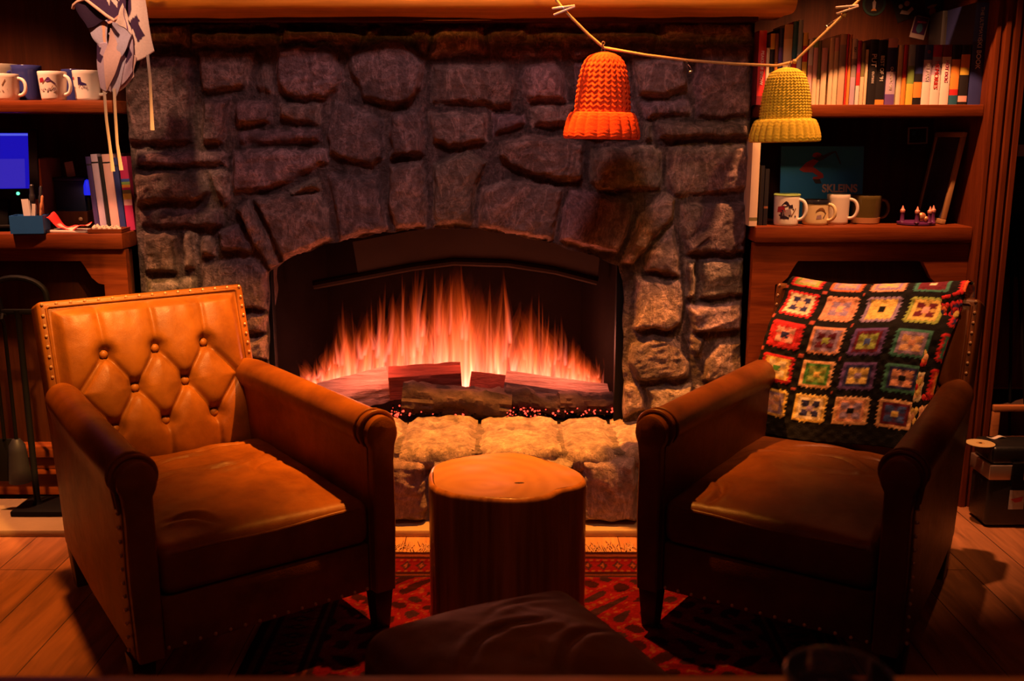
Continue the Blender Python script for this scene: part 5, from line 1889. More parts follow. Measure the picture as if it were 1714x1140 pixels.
def blanket():
    pu, pv = 0.112, 0.096                  # pitch of the squares across and down
    res = 26
    ncol, nrow = 5.5, 6.35
    nu, nv = int(ncol * res), int(nrow * res)
    u = np.linspace(0, ncol, nu)
    v = np.linspace(-0.9, nrow - 0.9, nv)     # v = 0 at the top of the visible squares
    U, V = np.meshgrid(u, v, indexing='ij')
    # colours
    ci_, ri_ = np.floor(U).astype(int), np.floor(V).astype(int)
    a, b = (U - ci_ - .5) / .5, (V - ri_ - .5) / .5
    lim = 0.80
    a2, b2 = a / lim, b / lim
    r = np.maximum(np.abs(a2), np.abs(b2))
    th = np.arctan2(b2, a2)
    scal = 0.05 * np.cos((a2 + b2) * 10) * np.cos((a2 - b2) * 10)
    rr = r + scal
    diag = np.minimum(np.abs(a2), np.abs(b2)) / (np.maximum(np.abs(a2), np.abs(b2)) + 1e-6)
    col = np.empty(U.shape + (3,))
    col[:] = GS['bk']
    for i in range(6):
        for j in range(-1, 6):
            sel = (ci_ == i) & (ri_ == j)
            if not sel.any():
                continue
            s = SQ[j % 5][i]
            o_, g_, f_, c_ = (np.array(GS[k]) for k in s)
            k = np.empty((sel.sum(), 3))
            R_ = rr[sel]
            dg_ = diag[sel]
            k[:] = o_
            k[R_ < 0.76] = g_
            fl = (R_ < 0.56)
            k[fl & (dg_ > 0.30)] = f_
            k[fl & (dg_ <= 0.30)] = g_ * 0.6 + f_ * 0.4
            k[R_ < 0.20] = c_
            k[R_ > 1.0] = GS['bk']
            # dark yarn gaps between the clusters
            gp = (np.abs(R_ - .77) < .035) | (np.abs(R_ - .56) < .03)
            k[gp] *= 0.72
            col[sel] = k
    col[V > 5.0] = GS['bk']
    jo = ((np.abs(a) > .9) & (np.abs(b) > .9) & (ci_ < 2))
    col[jo & (V < 4.6) & (V > 0.6)] = (0.45, .08, .05)
    # shape: s = arc length over the top of the back
    s = (V - 0.12) * pv                       # s = 0 on the crest
    rad = 0.070
    half = math.pi * rad / 2
    Wc = -0.037
    vcrest = BH + 0.006
    lift = 0.012 + 0.020 * np.exp(-((U - 4.35) / .7) ** 2) * sstep(0.12, -0.02, s)
    ang = np.clip(s / rad, -math.pi / 2, math.pi / 2)
    w_ = Wc + rad * np.sin(ang)
    vv_ = vcrest - 0.052 + 0.060 * np.cos(ang) + lift
    dn_f = np.clip(s - half, 0, None)
    dn_b = np.clip(-s - half, 0, None)
    vv_ = vv_ - dn_f - dn_b
    wf = 0.048 * sstep(0.0, 0.10, dn_f) + 0.012 * np.sin(dn_f * 9)
    w_ = w_ + wf + 0.006
    w_ = w_ - 0.03 * sstep(0, .06, dn_b) * 0
    # soft folds running down
    w_ = w_ + (0.006 * np.sin(U * 2.3 + dn_f * 8) + 0.004 * np.sin(U * 5.1 - dn_f * 14 + 1)) * sstep(0, .08, dn_f)
    # across: the right-hand column turns under in a fold
    x = -0.238 + U * pu
    uc = 4.08
    k = np.clip(U - uc, 0, None)
    turn = np.clip(k / 0.42, 0, 1) * math.pi * 0.80
    rf = 0.42 * pu / (math.pi * 0.80) * 1.05
    x = np.where(U > uc, -0.238 + uc * pu + rf * np.sin(turn) + np.clip(k - .42, 0, None) * pu * math.cos(math.pi * .80) * .45, x)
    w_ = np.where(U > uc, w_ - 0.50 * rf * (1 - np.cos(turn)), w_)
    w_ = np.where((U > uc) & (s > half * .6), np.maximum(w_, 0.046), w_)
    # lower part drifts toward the fire side
    x = x - 0.055 * sstep(0.02, 0.45, dn_f) - 0.010 * np.sin(dn_f * 12)
    vv_ = vv_ - 0.010 * np.sin(U * 1.3)
    # knitted relief
    rel = 0.0016 * np.cos(a * 3 * math.pi) * np.cos(b * 3 * math.pi) + 0.0010 * fbm(np.stack([U * 12, V * 12, U * 0], -1), 2)
    w_ = w_ + rel + 0.0015 * (rr < 1)
    st_, ct_ = math.sin(TILT), math.cos(TILT)
    P = np.stack([x, BACK0.y + vv_ * st_ - w_ * ct_, BACK0.z + vv_ * ct_ + w_ * st_], -1)
    M = Matrix.Translation((RCH[0][0], RCH[0][1], RUGT)) @ Matrix.Rotation(R(RCH[1]), 4, 'Z')
    c0 = M @ Vector((0, 0.84, 0.74))
    Mi = Matrix.Translation(-c0) @ M
    A = np.array(Mi)
    P = P @ A[:3, :3].T + A[:3, 3]
    o = grid_obj('crochet_blanket', P, tinted('crochet_yarn', 0.95, 0.6, 260, 0.004, 0.22, 0.0), None, col, 0.006, flip=True)
    o.location = c0
    tag(o, 'black crochet blanket of bright granny squares draped over the right armchair back', 'blanket')
    return o


blanket()

# ================================================================== stump, footstool, rug
def stump():
    cx, cy = -0.018, 2.215
    t = thing('tree_stump_table', 'polished tree stump side table in front of the hearth', 'side table', (cx, cy, RUGT))
    nA, nZ = 120, 60
    an = np.linspace(0, 2 * math.pi, nA, endpoint=False)
    base_r = 0.172 + 0.008 * np.cos(2 * an + 0.6) + 0.006 * np.cos(3 * an + 1.2) + 0.004 * np.cos(5 * an) - 0.006 * np.exp(-((np.angle(np.exp(1j * (an - R(-42)))) / .3) ** 2)) + 0.006 * np.exp(-((np.angle(np.exp(1j * (an - R(-10)))) / .3) ** 2)) + 0.012 * np.exp(-((np.angle(np.exp(1j * (an - R(160)))) / .3) ** 2))
    H = 0.405
    zs = np.concatenate([np.linspace(0, H - .012, nZ), [H - .006, H - .002, H]])
    A, Z = np.meshgrid(an, zs, indexing='ij')
    rr = np.interp(A, an, base_r)
    rr = rr + 0.006 * (1 - sstep(0, .10, Z)) + 0.0025 * fbm(np.stack([np.cos(A) * 4, np.sin(A) * 4, Z * 2], -1), 3)
    # peeled hollow on the right front
    da = np.angle(np.exp(1j * (A - R(-38))))
    rr -= 0.012 * np.exp(-(da / .20) ** 2) * sstep(.20, .36, Z)
    rr -= np.array([0.0] * nZ + [0.002, 0.005, 0.010])[None, :]
    P = np.stack([rr * np.cos(A), rr * np.sin(A), Z], -1)
    SIDE = wood('stump_side', (0.22, 0.075, 0.02), (0.70, 0.27, 0.08), 2, 0.32, 0.35, 0.25, 0.3)
    grid_obj('trunk', P, SIDE, t, closed_u=True, flip=False)
    # polished top with growth rings
    m, nt, N, L, Pn = nodes_of('stump_top')
    tc = N.new('ShaderNodeTexCoord')
    nz = N.new('ShaderNodeTexNoise')
    nz.inputs['Scale'].default_value = 7
    nz.inputs['Detail'].default_value = 4
    L.new(tc.outputs['Object'], nz.inputs['Vector'])
    mixv = N.new('ShaderNodeMix')
    mixv.data_type = 'VECTOR'
    mixv.inputs[0].default_value = 0.10
    L.new(tc.outputs['Object'], mixv.inputs[4])
    L.new(nz.outputs['Color'], mixv.inputs[5])
    wv = N.new('ShaderNodeTexWave')
    wv.wave_type = 'RINGS'
    wv.rings_direction = 'Z'
    wv.inputs['Scale'].default_value = 9
    wv.inputs['Distortion'].default_value = 2.0
    wv.inputs['Detail'].default_value = 3
    L.new(mixv.outputs[1], wv.inputs['Vector'])
    rp = N.new('ShaderNodeValToRGB')
    rp.color_ramp.elements[0].color = (0.34, 0.14, 0.05, 1)
    rp.color_ramp.elements[1].color = (0.58, 0.27, 0.10, 1)
    n3 = N.new('ShaderNodeTexNoise')
    n3.inputs['Scale'].default_value = 5
    L.new(tc.outputs['Object'], n3.inputs['Vector'])
    mm = N.new('ShaderNodeMix')
    mm.inputs[0].default_value = 0.78
    L.new(wv.outputs['Fac'], mm.inputs[2])
    L.new(n3.outputs['Fac'], mm.inputs[3])
    L.new(mm.outputs[0], rp.inputs[0])
    L.new(rp.outputs[0], Pn.inputs['Base Color'])
    Pn.inputs['Roughness'].default_value = 0.3
    Pn.inputs['Coat Weight'].default_value = 0.3
    nr = 22
    qs = np.linspace(0.001, 1, nr)
    A, Q = np.meshgrid(an, qs, indexing='ij')
    rr = (np.interp(A, an, base_r) - 0.010) * Q
    rr = np.where(True, rr - 0.012 * np.exp(-(np.angle(np.exp(1j * (A - R(-38)))) / .20) ** 2) * Q, rr)
    X, Y = rr * np.cos(A), rr * np.sin(A)
    Zt = H + 0.0015 * fbm(np.stack([X * 12, Y * 12, X * 0], -1), 2)
    # a small dark knot hole
    Zt = Zt - 0.000 * np.exp(-(((X - .035) / .020) ** 2 + ((Y + .055) / .012) ** 2))
    grid_obj('polished_top', np.stack([X, Y, Zt], -1), m, t, closed_u=True)
    MB().ball((.035, -.055, H - .0022), 0.017, 16, 6, 0, (1.2, .6, .17)).build('knot', plain('dark_knot', (.035, .012, .006), .9), t)


stump()

OTR = R(27)
otc = (0.010, 1.478)
ott = thing('footstool', 'square dark leather footstool in the centre foreground', 'footstool', (otc[0], otc[1], RUGT), OTR)
cu = cushion(0.40, 0.395, 0.155, 0.040, 60, 0.030, 0.008, 21, 0.006, ((-.12, -.05, .08, .03, .2, .004), (-.02, .08, .14, .12, .15, .003), (.02, -.12, .16, -.03, .2, .004)))
cu.v = [(x, y, z + 0.205) for x, y, z in cu.v]
oc = cu.build('cushion', LEA2, ott, weld=True, sharp=80)
loop = []
for k in range(48):
    a = 2 * math.pi * k / 48
    c_, s_ = math.cos(a), math.sin(a)
    loop.append((0.198 * math.copysign(abs(c_) ** .28, c_), 0.196 * math.copysign(abs(s_) ** .28, s_), 0.300))
MB().tube(loop, 0.0045, 8, closed=True).build('piping', LEA2, oc)
MB().box((-.188, -.186, .07), (.188, .186, .215)).build('base', LEA2, ott, bevel=.01)
for x in (-.15, .15):
    for y in (-.15, .15):
        MB().lathe([(.014, 0), (.016, .004), (.022, .0695)], 16, M=Matrix.Translation((x, y, 0))).build('leg', LEG, ott)


def rug():
    x0, x1, y0, y1 = -0.62, 0.78, 0.55, 2.70
    t = thing('persian_rug', 'dark red Persian rug with patterned border and fringe under the chairs and stump', 'rug', ((x0 + x1) / 2, (y0 + y1) / 2, 0.0005))
    cx, cy = (x0 + x1) / 2, (y0 + y1) / 2
    nx_, ny_ = 300, 430
    X, Y = np.meshgrid(np.linspace(x0, x1, nx_), np.linspace(y0, y1, ny_), indexing='ij')
    e = np.minimum(np.minimum(X - x0, x1 - X), np.minimum(Y - y0, y1 - Y))
    along = np.where(np.minimum(X - x0, x1 - X) < np.minimum(Y - y0, y1 - Y), Y, X)
    red, dk, cr, rs_, nvy = np.array((.080, .003, .006)), np.array((.016, .003, .004)), np.array((.10, .022, .013)), np.array((.10, .006, .008)), np.array((.018, .006, .012))
    col = np.empty(X.shape + (3,))
    col[:] = red
    mx, my = np.abs(X - cx), np.abs(Y - cy)
    m1 = np.sin(mx * 46 + 2.2 * np.sin(my * 21)) * np.sin(my * 40 + 2 * np.sin(mx * 17))
    m2 = np.sin(mx * 90) * np.cos(my * 76 + mx * 30)
    col[m1 > .45] = dk
    col[(m1 < -.62)] = nvy
    col[(np.abs(m1) < .09) & (m2 > .1)] = cr
    col[(m2 > .82)] = rs_

    def band(a, b, c):
        col[(e >= a) & (e < b)] = c
    band(0, .02, dk)
    band(.02, .035, cr * .8)
    band(.035, .05, dk)
    band(.05, .135, red * .9)
    k = (e >= .05) & (e < .135)
    bp = np.sin(along * 2 * math.pi / .085)
    bz = (e - .0925) / .0425
    col[k & (np.abs(bz) + np.abs(bp) * .8 < .75)] = nvy
    col[k & (np.abs(bz) + np.abs(bp) * .8 < .35)] = cr
    col[k & (np.abs(np.abs(bz) - .85) < .1) & (np.sin(along * 2 * math.pi / .02) > 0)] = cr
    band(.135, .148, dk)
    band(.148, .158, cr * .7)
    band(.158, .17, nvy)
    # worn pile
    wv = 1 + .30 * fbm(np.stack([X * 8, Y * 60, X * 0], -1), 3)
    col = np.clip(col * wv[..., None], 0, 1)
    Z = 0.009 + .0006 * fbm(np.stack([X * 30, Y * 30, X * 0], -1), 3)
    P = np.stack([X - cx, Y - cy, Z], -1)
    grid_obj('rug_body', P, tinted('rug_pile', .95, .5, 300, .003, .25, 0.0, 0.02), t, col, 0.008)
    rs = random.Random(8)
    mb = MB()
    for k in range(330):
        x = x0 + (x1 - x0) * (k + rs.random()) / 330
        L_ = rs.uniform(.05, .10)
        sw = rs.uniform(-.03, .03)
        sw2 = rs.uniform(-.02, .02)
        mb.tube([(x - cx, y1 - cy - .004, .005), (x - cx + sw * .4, y1 - cy + L_ * .4, .0035 + rs.random() * .003), (x - cx + sw + sw2, y1 - cy + L_, .0022)], .0016, 5)
    fr = mb.build('fringe', plain('fringe_cotton', (.30, .16, .09), .9, 0, .5, 30), t)
    fr['kind'] = 'stuff'


rug()

# ================================================================== table edge and glass in the foreground
TZ = 0.716
tbl = thing('wooden_table', 'orange-brown wooden table edge at the very bottom of the view', 'table', (0, 0.40, 0))
TBW = wood('table_oak', (0.28, 0.10, 0.03), (0.46, 0.18, 0.055), 0, 0.35)
MB().box((-1.0, -0.35, TZ - .03), (1.0, 0.4265, TZ)).build('table_top', TBW, tbl, bevel=.004)
for x in (-.93, .93):
    for y in (-.30, .30):
        MB().box((x - .03, y - .03, 0), (x + .03, y + .03, TZ - .0305)).build('leg', TBW, tbl, bevel=.004)
gm, nt, N, L, P = nodes_of('clear_glass')
df_n, m2_n = N.new('ShaderNodeBsdfDiffuse'), N.new('ShaderNodeMixShader')
tr_n, gs_n, mx_n, lw_n = N.new('ShaderNodeBsdfTransparent'), N.new('ShaderNodeBsdfGlossy'), N.new('ShaderNodeMixShader'), N.new('ShaderNodeFresnel')
tr_n.inputs[0].default_value = (0.74, 0.66, 0.80, 1)
gs_n.inputs['Roughness'].default_value = 0.06
lw_n.inputs['IOR'].default_value = 1.9
L.new(lw_n.outputs[0], mx_n.inputs[0])
df_n.inputs[0].default_value = (0.8, 0.62, 0.7, 1)
m2_n.inputs[0].default_value = 0.07
L.new(tr_n.outputs[0], m2_n.inputs[1])
L.new(df_n.outputs[0], m2_n.inputs[2])
L.new(m2_n.outputs[0], mx_n.inputs[1])
L.new(gs_n.outputs[0], mx_n.inputs[2])
L.new(mx_n.outputs[0], N['Material Output'].inputs['Surface'])
gp = at(1404, 1128, Z=0.793)
gl = thing('drinking_glass', 'small clear tumbler, blurred, standing on the table edge at bottom right', 'glass', (gp.x, gp.y, TZ + .0005))
hg = 0.078
MB().lathe([(.030, 0), (.033, .002), (.0345, .008), (.0400, hg - .005), (.0410, hg - .003), (.0410, hg - .001), (.0402, hg), (.0392, hg + .0002), (.0383, hg - .001), (.0380, hg - .003), (.0382, hg - .006), (.0325, .014), (.028, .011), (.0005, .011)], 48).build('glass_body', gm, gl, sharp=60)

MB().lathe([(.0005, .0115), (.0275, .0115), (.0315, .0145), (.0368, .056), (.0005, .056)], 40).build('dark_drink', plain('dark_drink', (.012, .006, .012), .05), gl)

# ================================================================== hats on the string
def beanie(name, label, px, ptop, pbot, pw, colr, rot, ncols, Y=2.83):
    b, tp = at(px, pbot, Y), at(px, ptop, Y)
    H = tp.z - b.z
    W = at(px + pw / 2, pbot, Y).x - at(px - pw / 2, pbot, Y).x
    t = thing(name, label, 'knitted hat', (tp.x, Y, tp.z))
    t.rotation_euler = (0, R(rot), 0)
    m = tinted('wool_yarn', .95, .5, 400, .003, .18)
    nA, nV = 260, 150
    an = np.linspace(0, 2 * math.pi, nA, endpoint=False)
    # crown: v = 0 at the tip, 1 at the cuff
    v = np.linspace(0.0, 1, nV)
    A, V = np.meshgrid(an, v, indexing='ij')
    hc = H * 0.86
    prof_v = [0, .03, .08, .16, .28, .45, .65, .85, 1.0]
    prof_r = [.06, .38, .56, .70, .80, .875, .93, .97, 1.0]
    Rr = np.interp(V, prof_v, prof_r) * W * 0.375
    z = -hc * V
    c = A / (2 * math.pi) * ncols
    tri = np.abs((c % 1) - .5) * 2
    st = np.abs(np.sin(math.pi * c)) ** .7
    row = np.cos(2 * math.pi * (V * ncols * .62 + .55 * tri))
    relief = (0.0042 * st + 0.0013 * row + 0.0012 * fbm(np.stack([np.cos(A) * 9, np.sin(A) * 9, V * 14], -1), 2)) * sstep(0, .10, V)
    Rr = Rr + relief
    fl = 0.52
    X, Y_ = Rr * np.cos(A), Rr * np.sin(A) * fl
    shade = np.array(colr)[None, None] * (1 + 0.10 * fbm(np.stack([A * 6, V * 20, A * 0], -1), 2))[..., None]
    tipc = np.stack([X, Y_, z], -1)
    grid_obj('crown', tipc, m, t, shade, 0.004, closed_u=True, flip=True)
    # folded cuff: outer side, lower lip and inner side
    q = np.linspace(0, 1, 70)
    A, Q = np.meshgrid(an, q, indexing='ij')
    zc0, zc1 = -hc * 0.80, -H
    r0 = W * 0.412
    ang_ = Q * 2 * math.pi + math.pi
    hh2 = (zc0 - zc1) / 2
    zm = (zc0 + zc1) / 2
    th_ = 0.013
    ce, se = np.cos(ang_), np.sin(ang_)
    Rr = r0 + th_ * np.sign(ce) * np.abs(ce) ** .7
    z = zm + hh2 * np.sign(se) * np.abs(se) ** .8
    c = A / (2 * math.pi) * round(ncols * .75)
    out = np.clip(ce * 1.5 + .5, 0, 1)
    Rr = Rr + out * (0.0075 * np.abs(np.sin(math.pi * c)) ** .6 - .002) + W * 0.045 * (zm - z) / hh2
    tri = np.abs((c % 1) - .5) * 2
    Rr = Rr + 0.0006 * np.cos(2 * math.pi * (z / .009 + .5 * tri)) * out
    X, Y_ = Rr * np.cos(A), Rr * np.sin(A) * (fl + .03)
    shade = np.array(colr)[None, None] * (1 + 0.10 * fbm(np.stack([A * 6, Q * 12, A * 0 + 5], -1), 2))[..., None]
    idx = np.stack([X, Y_, z], -1)
    o = grid_obj('folded_cuff', np.concatenate([idx, idx[:, :1]], 1), m, t, np.concatenate([shade, shade[:, :1]], 1), closed_u=True, flip=True)
    return t, Vector((tp.x, Y, tp.z))


YS = 2.83
beanie('knitted_hat', 'orange-red knitted hat with a folded cuff hanging from the string before the stones', 1012, 86, 233, 124, (0.80, 0.070, 0.006), 1.0, 24)
beanie('knitted_hat', 'yellow knitted hat with a folded cuff hanging in front of the right bookcase', 1318, 112, 238, 114, (0.70, 0.50, 0.045), -1.0, 36)

STR = plain('jute_string', (0.55, 0.33, 0.12), .9, 0, .3, 90)
pts = [at(900, -40, 2.80), at(945, 18, YS - .03), at(985, 58, YS - .01), at(1011, 80, YS), at(1080, 92, YS), at(1150, 101, YS), at(1230, 107, YS), at(1300, 110, YS), at(1330, 103, YS), at(1412, 25, YS - .02), at(1470, -30, 2.80)]
pp = []
for a, b in zip(pts[:-1], pts[1:]):
    for k in range(8):
        pp.append(a.lerp(b, k / 8))
pp.append(pts[-1])
og = pts[3]
so = MB()
so.tube([q - og for q in pp], 0.0038, 8)
for a, b in ((1, 4), (2, 5)):
    pass
kn = pts[9] - og
so.ball(kn, .0075, 10, 6, 0, (1, 1, 1))
so.ball(pts[8] - og, .0065, 10, 6)
s_ = so.build('hanging_string', STR)
s_.location = og
tag(s_, 'twisted jute string holding the two knitted hats across the stones', 'string')

PIN = plain('steel_wire', (0.75, 0.70, 0.68), 0.25, 1.0, 0.05)


def safety_pin(label, px, py, rot, sc=1.0, Y=YS - 0.006, group=None):
    p = at(px, py, Y)
    t = thing('safety_pin', label, 'safety pin', p, 0, group)
    t.rotation_euler = (0, rot, 0)
    t.scale = (sc, sc, sc)
    ring = [(0.004 * math.cos(a), 0, 0.004 * math.sin(a)) for a in np.linspace(-2.2, 3.6, 16)]
    MB().tube([(-.0045, 0, -.036)] + [(-.0045, 0, -.02)] + ring[::-1] + [(.0045, 0, -.02), (.0045, 0, -.036)], .0011, 6).build('wire', PIN, t)
    MB().ball((0, 0, -.037), .0060, 10, 6, 0, (1.1, .5, .7)).build('clasp', PIN, t)


safety_pin('steel safety pin fixing the orange hat to the string', 1010, 72, 0.0)
safety_pin('small steel pin on the string between the two hats', 1149, 103, R(-25), .8)
safety_pin('steel pin hanging below the knot on the string near the round sticker', 1404, 32, R(55), 1.0)
safety_pin('steel safety pin fixing the yellow hat to the string', 1325, 104, R(20), .9)
PEG = plain('clear_plastic', (0.65, 0.48, 0.40), 0.15)
p = at(944, 15, YS - .034)
pg = thing('clothes_peg', 'small pale clothes peg clipped on the string below the mantel beam', 'clothes peg', p)
pg.rotation_euler = (0, R(-14), 0)
for s in (-1, 1):
    MB().box((-.032, -.004, s * .0045 - .003), (.030, .004, s * .0045 + .003), M=Matrix.Rotation(s * R(7), 4, 'Y')).build('jaw', PEG, pg, bevel=.0015)
MB().tube([(.004 * math.cos(a) - .004, -.0045 + .0005 * k, .006 * math.sin(a)) for k, a in enumerate(np.linspace(0, 12.5, 20))], .0009, 6).build('spring', PIN, pg)
p = at(1418, 14, YS - .028)
pg = thing('clothes_peg', 'small pale clothes peg at the knot on the slanting right string', 'clothes peg', p)
pg.rotation_euler = (0, R(-12), 0)
for s in (-1, 1):
    MB().box((-.032, -.004, s * .0045 - .003), (.030, .004, s * .0045 + .003), M=Matrix.Rotation(s * R(7), 4, 'Y')).build('jaw', PEG, pg, bevel=.0015)

# ================================================================== cloth hanging at top left
def hanging_cloth():
    Y0 = 2.78
    t = thing('printed_cloth', 'cream and dark violet printed cloth with hanging ties at the left end of the mantel', 'cloth', at(200, -20, Y0))
    o = Vector(t.location)
    CRM, LIL, DRK, RIM = np.array((.66, .48, .46)), np.array((.42, .35, .50)), np.array((.045, .015, .06)), np.array((.65, .30, .25))
    m = tinted('printed_cotton', .85, .25, 300, .002, .08)

    def panel(name, quad, base, marks_=(), seed=0, wav=0.010):
        """quad: TL, TR, BR, BL as (px, py, dY); marks are polygons in (u, v)"""
        n = 60
        c = [at(x, y, Y0 + d) for x, y, d in quad]
        u = np.linspace(0, 1, n)
        U, V = np.meshgrid(u, u, indexing='ij')
        C4 = [np.array(q) for q in c]
        P = ((1 - U) * (1 - V))[..., None] * C4[0] + (U * (1 - V))[..., None] * C4[1] + (U * V)[..., None] * C4[2] + ((1 - U) * V)[..., None] * C4[3]
        P = P + np.stack([0.004 * np.sin(V * 5 + seed) * V, wav * np.sin(U * 4.2 + V * 2.2 + seed), 0.003 * np.sin(U * 6 + seed)], -1)
        col = np.empty(U.shape + (3,))
        col[:] = base
        for pl, cc in marks_:
            col[poly_sd(pl, U, V) > 0] = cc
        ob = grid_obj(name, P - np.array(o), m, t, col, 0.003)
        return ob
    PNK = CRM * np.array((1, .84, .86))
    # right-hand panel with a dark cross-like mark
    panel('cloth_panel', [(204, -40, .0), (236, -40, .012), (259, 87, .006), (206, 114, .0)], CRM,
          (([(-.05, 0), (.42, 0), (.40, .40), (.22, .52), (-.05, .52)], DRK), ([(.36, .50), (.54, .47), (.82, .745), (.58, .79)], DRK), ([(.26, .55), (.60, .455), (.70, .545), (.36, .64)], DRK)), 1, .003)
    panel('cloth_panel', [(198, 60, -.006), (229, 98, -.004), (223, 130, -.004), (190, 160, -.010)], CRM * np.array((.95, .86, .88)), (), 2, .003)
    # dark printed centre
    panel('cloth_panel', [(143, -8, -.020), (216, -40, -.012), (208, 24, -.018), (176, 42, -.028)], DRK,
          (([(.42, .30), (.50, .12), (.72, .60), (.66, .74), (.52, .40), (.46, .56)], CRM), ([(.56, .08), (.63, .02), (.84, .50), (.76, .60)], CRM), ([(.70, .0), (.76, .0), (.88, .2), (.82, .24)], CRM), ([(.0, .93), (1, .93), (1, 1), (0, 1)], RIM)), 3, .002)
    panel('cloth_fold', [(206, 4, -.024), (214, 30, -.020), (220, 58, -.020), (192, 36, -.030)], CRM, (([(.22, .0), (.30, .0), (.80, 1.0), (.70, 1.0)], DRK * 3),), 4, .002)
    panel('cloth_fold', [(190, 34, -.030), (221, 56, -.020), (204, 96, -.024), (182, 54, -.034)], LIL, (), 5, .003)
    panel('cloth_fold', [(185, 46, -.036), (204, 92, -.026), (181, 152, -.034), (175, 92, -.040)], PNK, (), 6, .003)
    panel('cloth_fold', [(204, 88, -.014), (223, 66, -.010), (223, 120, -.010), (192, 160, -.018)], LIL * np.array((1.05, .92, .9)), (([(.28, .04), (.72, .06), (.92, .42), (.58, .50)], DRK),), 7, .003)
    panel('cloth_fold', [(201, 92, -.022), (212, 96, -.018), (196, 160, -.020), (178, 146, -.028)], LIL * .92, (), 11, .003)
    panel('cloth_fold', [(146, 46, -.022), (180, 32, -.028), (181, 82, -.034), (163, 74, -.026)], LIL, (([(.72, 0), (.90, 0), (.93, 1), (.75, 1)], CRM * np.array((1, .7, .5))),), 8, .002)
    panel('cloth_fold', [(163, 68, -.026), (180, 74, -.034), (184, 156, -.034), (167, 148, -.028)], LIL * np.array((1.1, .92, .92)), (([(-.1, .06), (.45, .10), (.30, .22), (.62, .28), (.35, .42), (-.1, .40)], DRK),), 9, .002)
    # dark turned-up brim at the left with a pale edge
    panel('brim', [(126, 6, -.035), (143, -4, -.05), (184, 32, -.05), (146, 46, -.03)], DRK * .6, (), 10, .006)
    eb = [at(x, y, Y0 + d) - o for x, y, d in ((122, 14, -.034), (123, 9, -.040), (130, 3, -.046), (142, -2, -.052), (160, 12, -.054), (178, 26, -.054), (192, 35, -.058))]
    MB().tube(eb, .0042, 8).build('brim_binding', plain('binding_tape', (.72, .42, .33), .8), t)
    TIE = plain('cotton_tie', (.58, .45, .44), .85)
    for pl in ([(176, 140), (175, 158), (178, 200), (184, 245), (189, 287)], [(191, 148), (193, 190), (196, 240), (203, 285)], [(247, 92), (251, 130), (253, 175), (255, 218)], [(174, 120), (170, 140), (176, 160), (182, 150), (180, 128)]):
        q = [at(x, y, Y0 - .03) - o for x, y in pl]
        MB().tube(q, [.0042] * (len(q) - 1) + [.0060], 8, squash=.6).build('tie', TIE, t)


hanging_cloth()

# ================================================================== left: fire irons; right: coat, case, frame
fx, fy = -1.515, 3.005
fs = thing('fire_iron_stand', 'black wrought iron fire tool stand with an arched handle on the stone slab, left', 'fire tool stand', (fx, fy, 0.0225))
MB().box((-.055, -.07, 0), (.115, .07, .018)).build('base', BLACK, fs, bevel=.004)
MB().lathe([(.016, .018), (.010, .03), (.009, .62), (.012, .645)], 14).build('pole', BLACK, fs)
MB().tube([(-.05, 0, .645), (-.055, 0, .68)] + [(.002 + .09 * math.cos(a), 0, .69 + .055 * math.sin(a)) for a in np.linspace(math.pi, 0, 14)] + [(.095, 0, .65)], .009, 10).build('handle', BLACK, fs)
MB().box((-.085, -.008, .632), (.115, .008, .648)).build('crossbar', BLACK, fs, bevel=.002)
for k, (dx, lab, nm) in enumerate(((-.072, 'black fire shovel hanging leftmost on the fire tool stand', 'fire_shovel'), (-.035, 'black hearth brush hanging beside the pole of the fire tool stand', 'hearth_brush'), (.09, 'black iron poker hanging on the right of the fire tool stand', 'fire_poker'))):
    tt = thing(nm, lab, 'fire tool', (fx + dx, fy - .022, 0.0225 + .60))
    MB().tube([(0, .010, .03), (0, -.004, .036), (0, -.010, .025), (0, 0, .005), (0, 0, -.36)], .0055, 10).build('shaft', BLACK, tt)
    if nm == 'fire_shovel':
        P_ = MB()
        P_.add([(-.03, 0, -.36), (.03, 0, -.36), (.045, .0, -.50), (-.045, 0, -.50), (-.03, .006, -.36), (.03, .006, -.36), (.045, .006, -.50), (-.045, .006, -.50)], [(0, 1, 2, 3), (7, 6, 5, 4), (0, 4, 5, 1), (1, 5, 6, 2), (2, 6, 7, 3), (3, 7, 4, 0)])
        P_.build('blade', BLACK, tt, bevel=.002)
    elif nm == 'hearth_brush':
        MB().lathe([(.012, -.36), (.024, -.38), (.026, -.40), (.034, -.50), (.004, -.505)], 16).build('bristles', STD, tt)
    else:
        MB().tube([(0, 0, -.36), (0, 0, -.50)], [.0055, .002], 10).tube([(0, 0, -.44), (.02, 0, -.455), (.026, 0, -.43)], .004, 8).build('hooked_tip', BLACK, tt)

# hanging coat at the right edge
ct = thing('coat', 'black coat hanging on the wall beyond the right bookcase pilaster', 'coat', (1.66, 3.30, 1.36))
nA, nV = 60, 50
A, V = np.meshgrid(np.linspace(0, 2 * math.pi, nA, endpoint=False), np.linspace(0, 1, nV), indexing='ij')
wx = np.interp(V, [0, .06, .15, .5, 1], [.03, .08, .11, .115, .13])
wy = np.interp(V, [0, .06, .15, .5, 1], [.03, .05, .07, .08, .085])
fold = 1 + .10 * np.sin(A * 7 + V * 2) * sstep(.15, .8, V)
P = np.stack([wx * fold * np.cos(A), wy * fold * np.sin(A), -.62 * V], -1)
COAT = plain('black_cloth', (.012, .011, .020), .85, 0, .2, 40, .3, 200)
grid_obj('coat_body', P, COAT, ct, closed_u=True, thick=.004, flip=True)
for s in (-1, 1):
    MB().tube([(s * .085, -.01, -.06), (s * .125, -.03, -.16), (s * .135, -.035, -.34), (s * .13, -.05, -.50)], [.035, .042, .038, .034], 14).build('sleeve', COAT, ct)
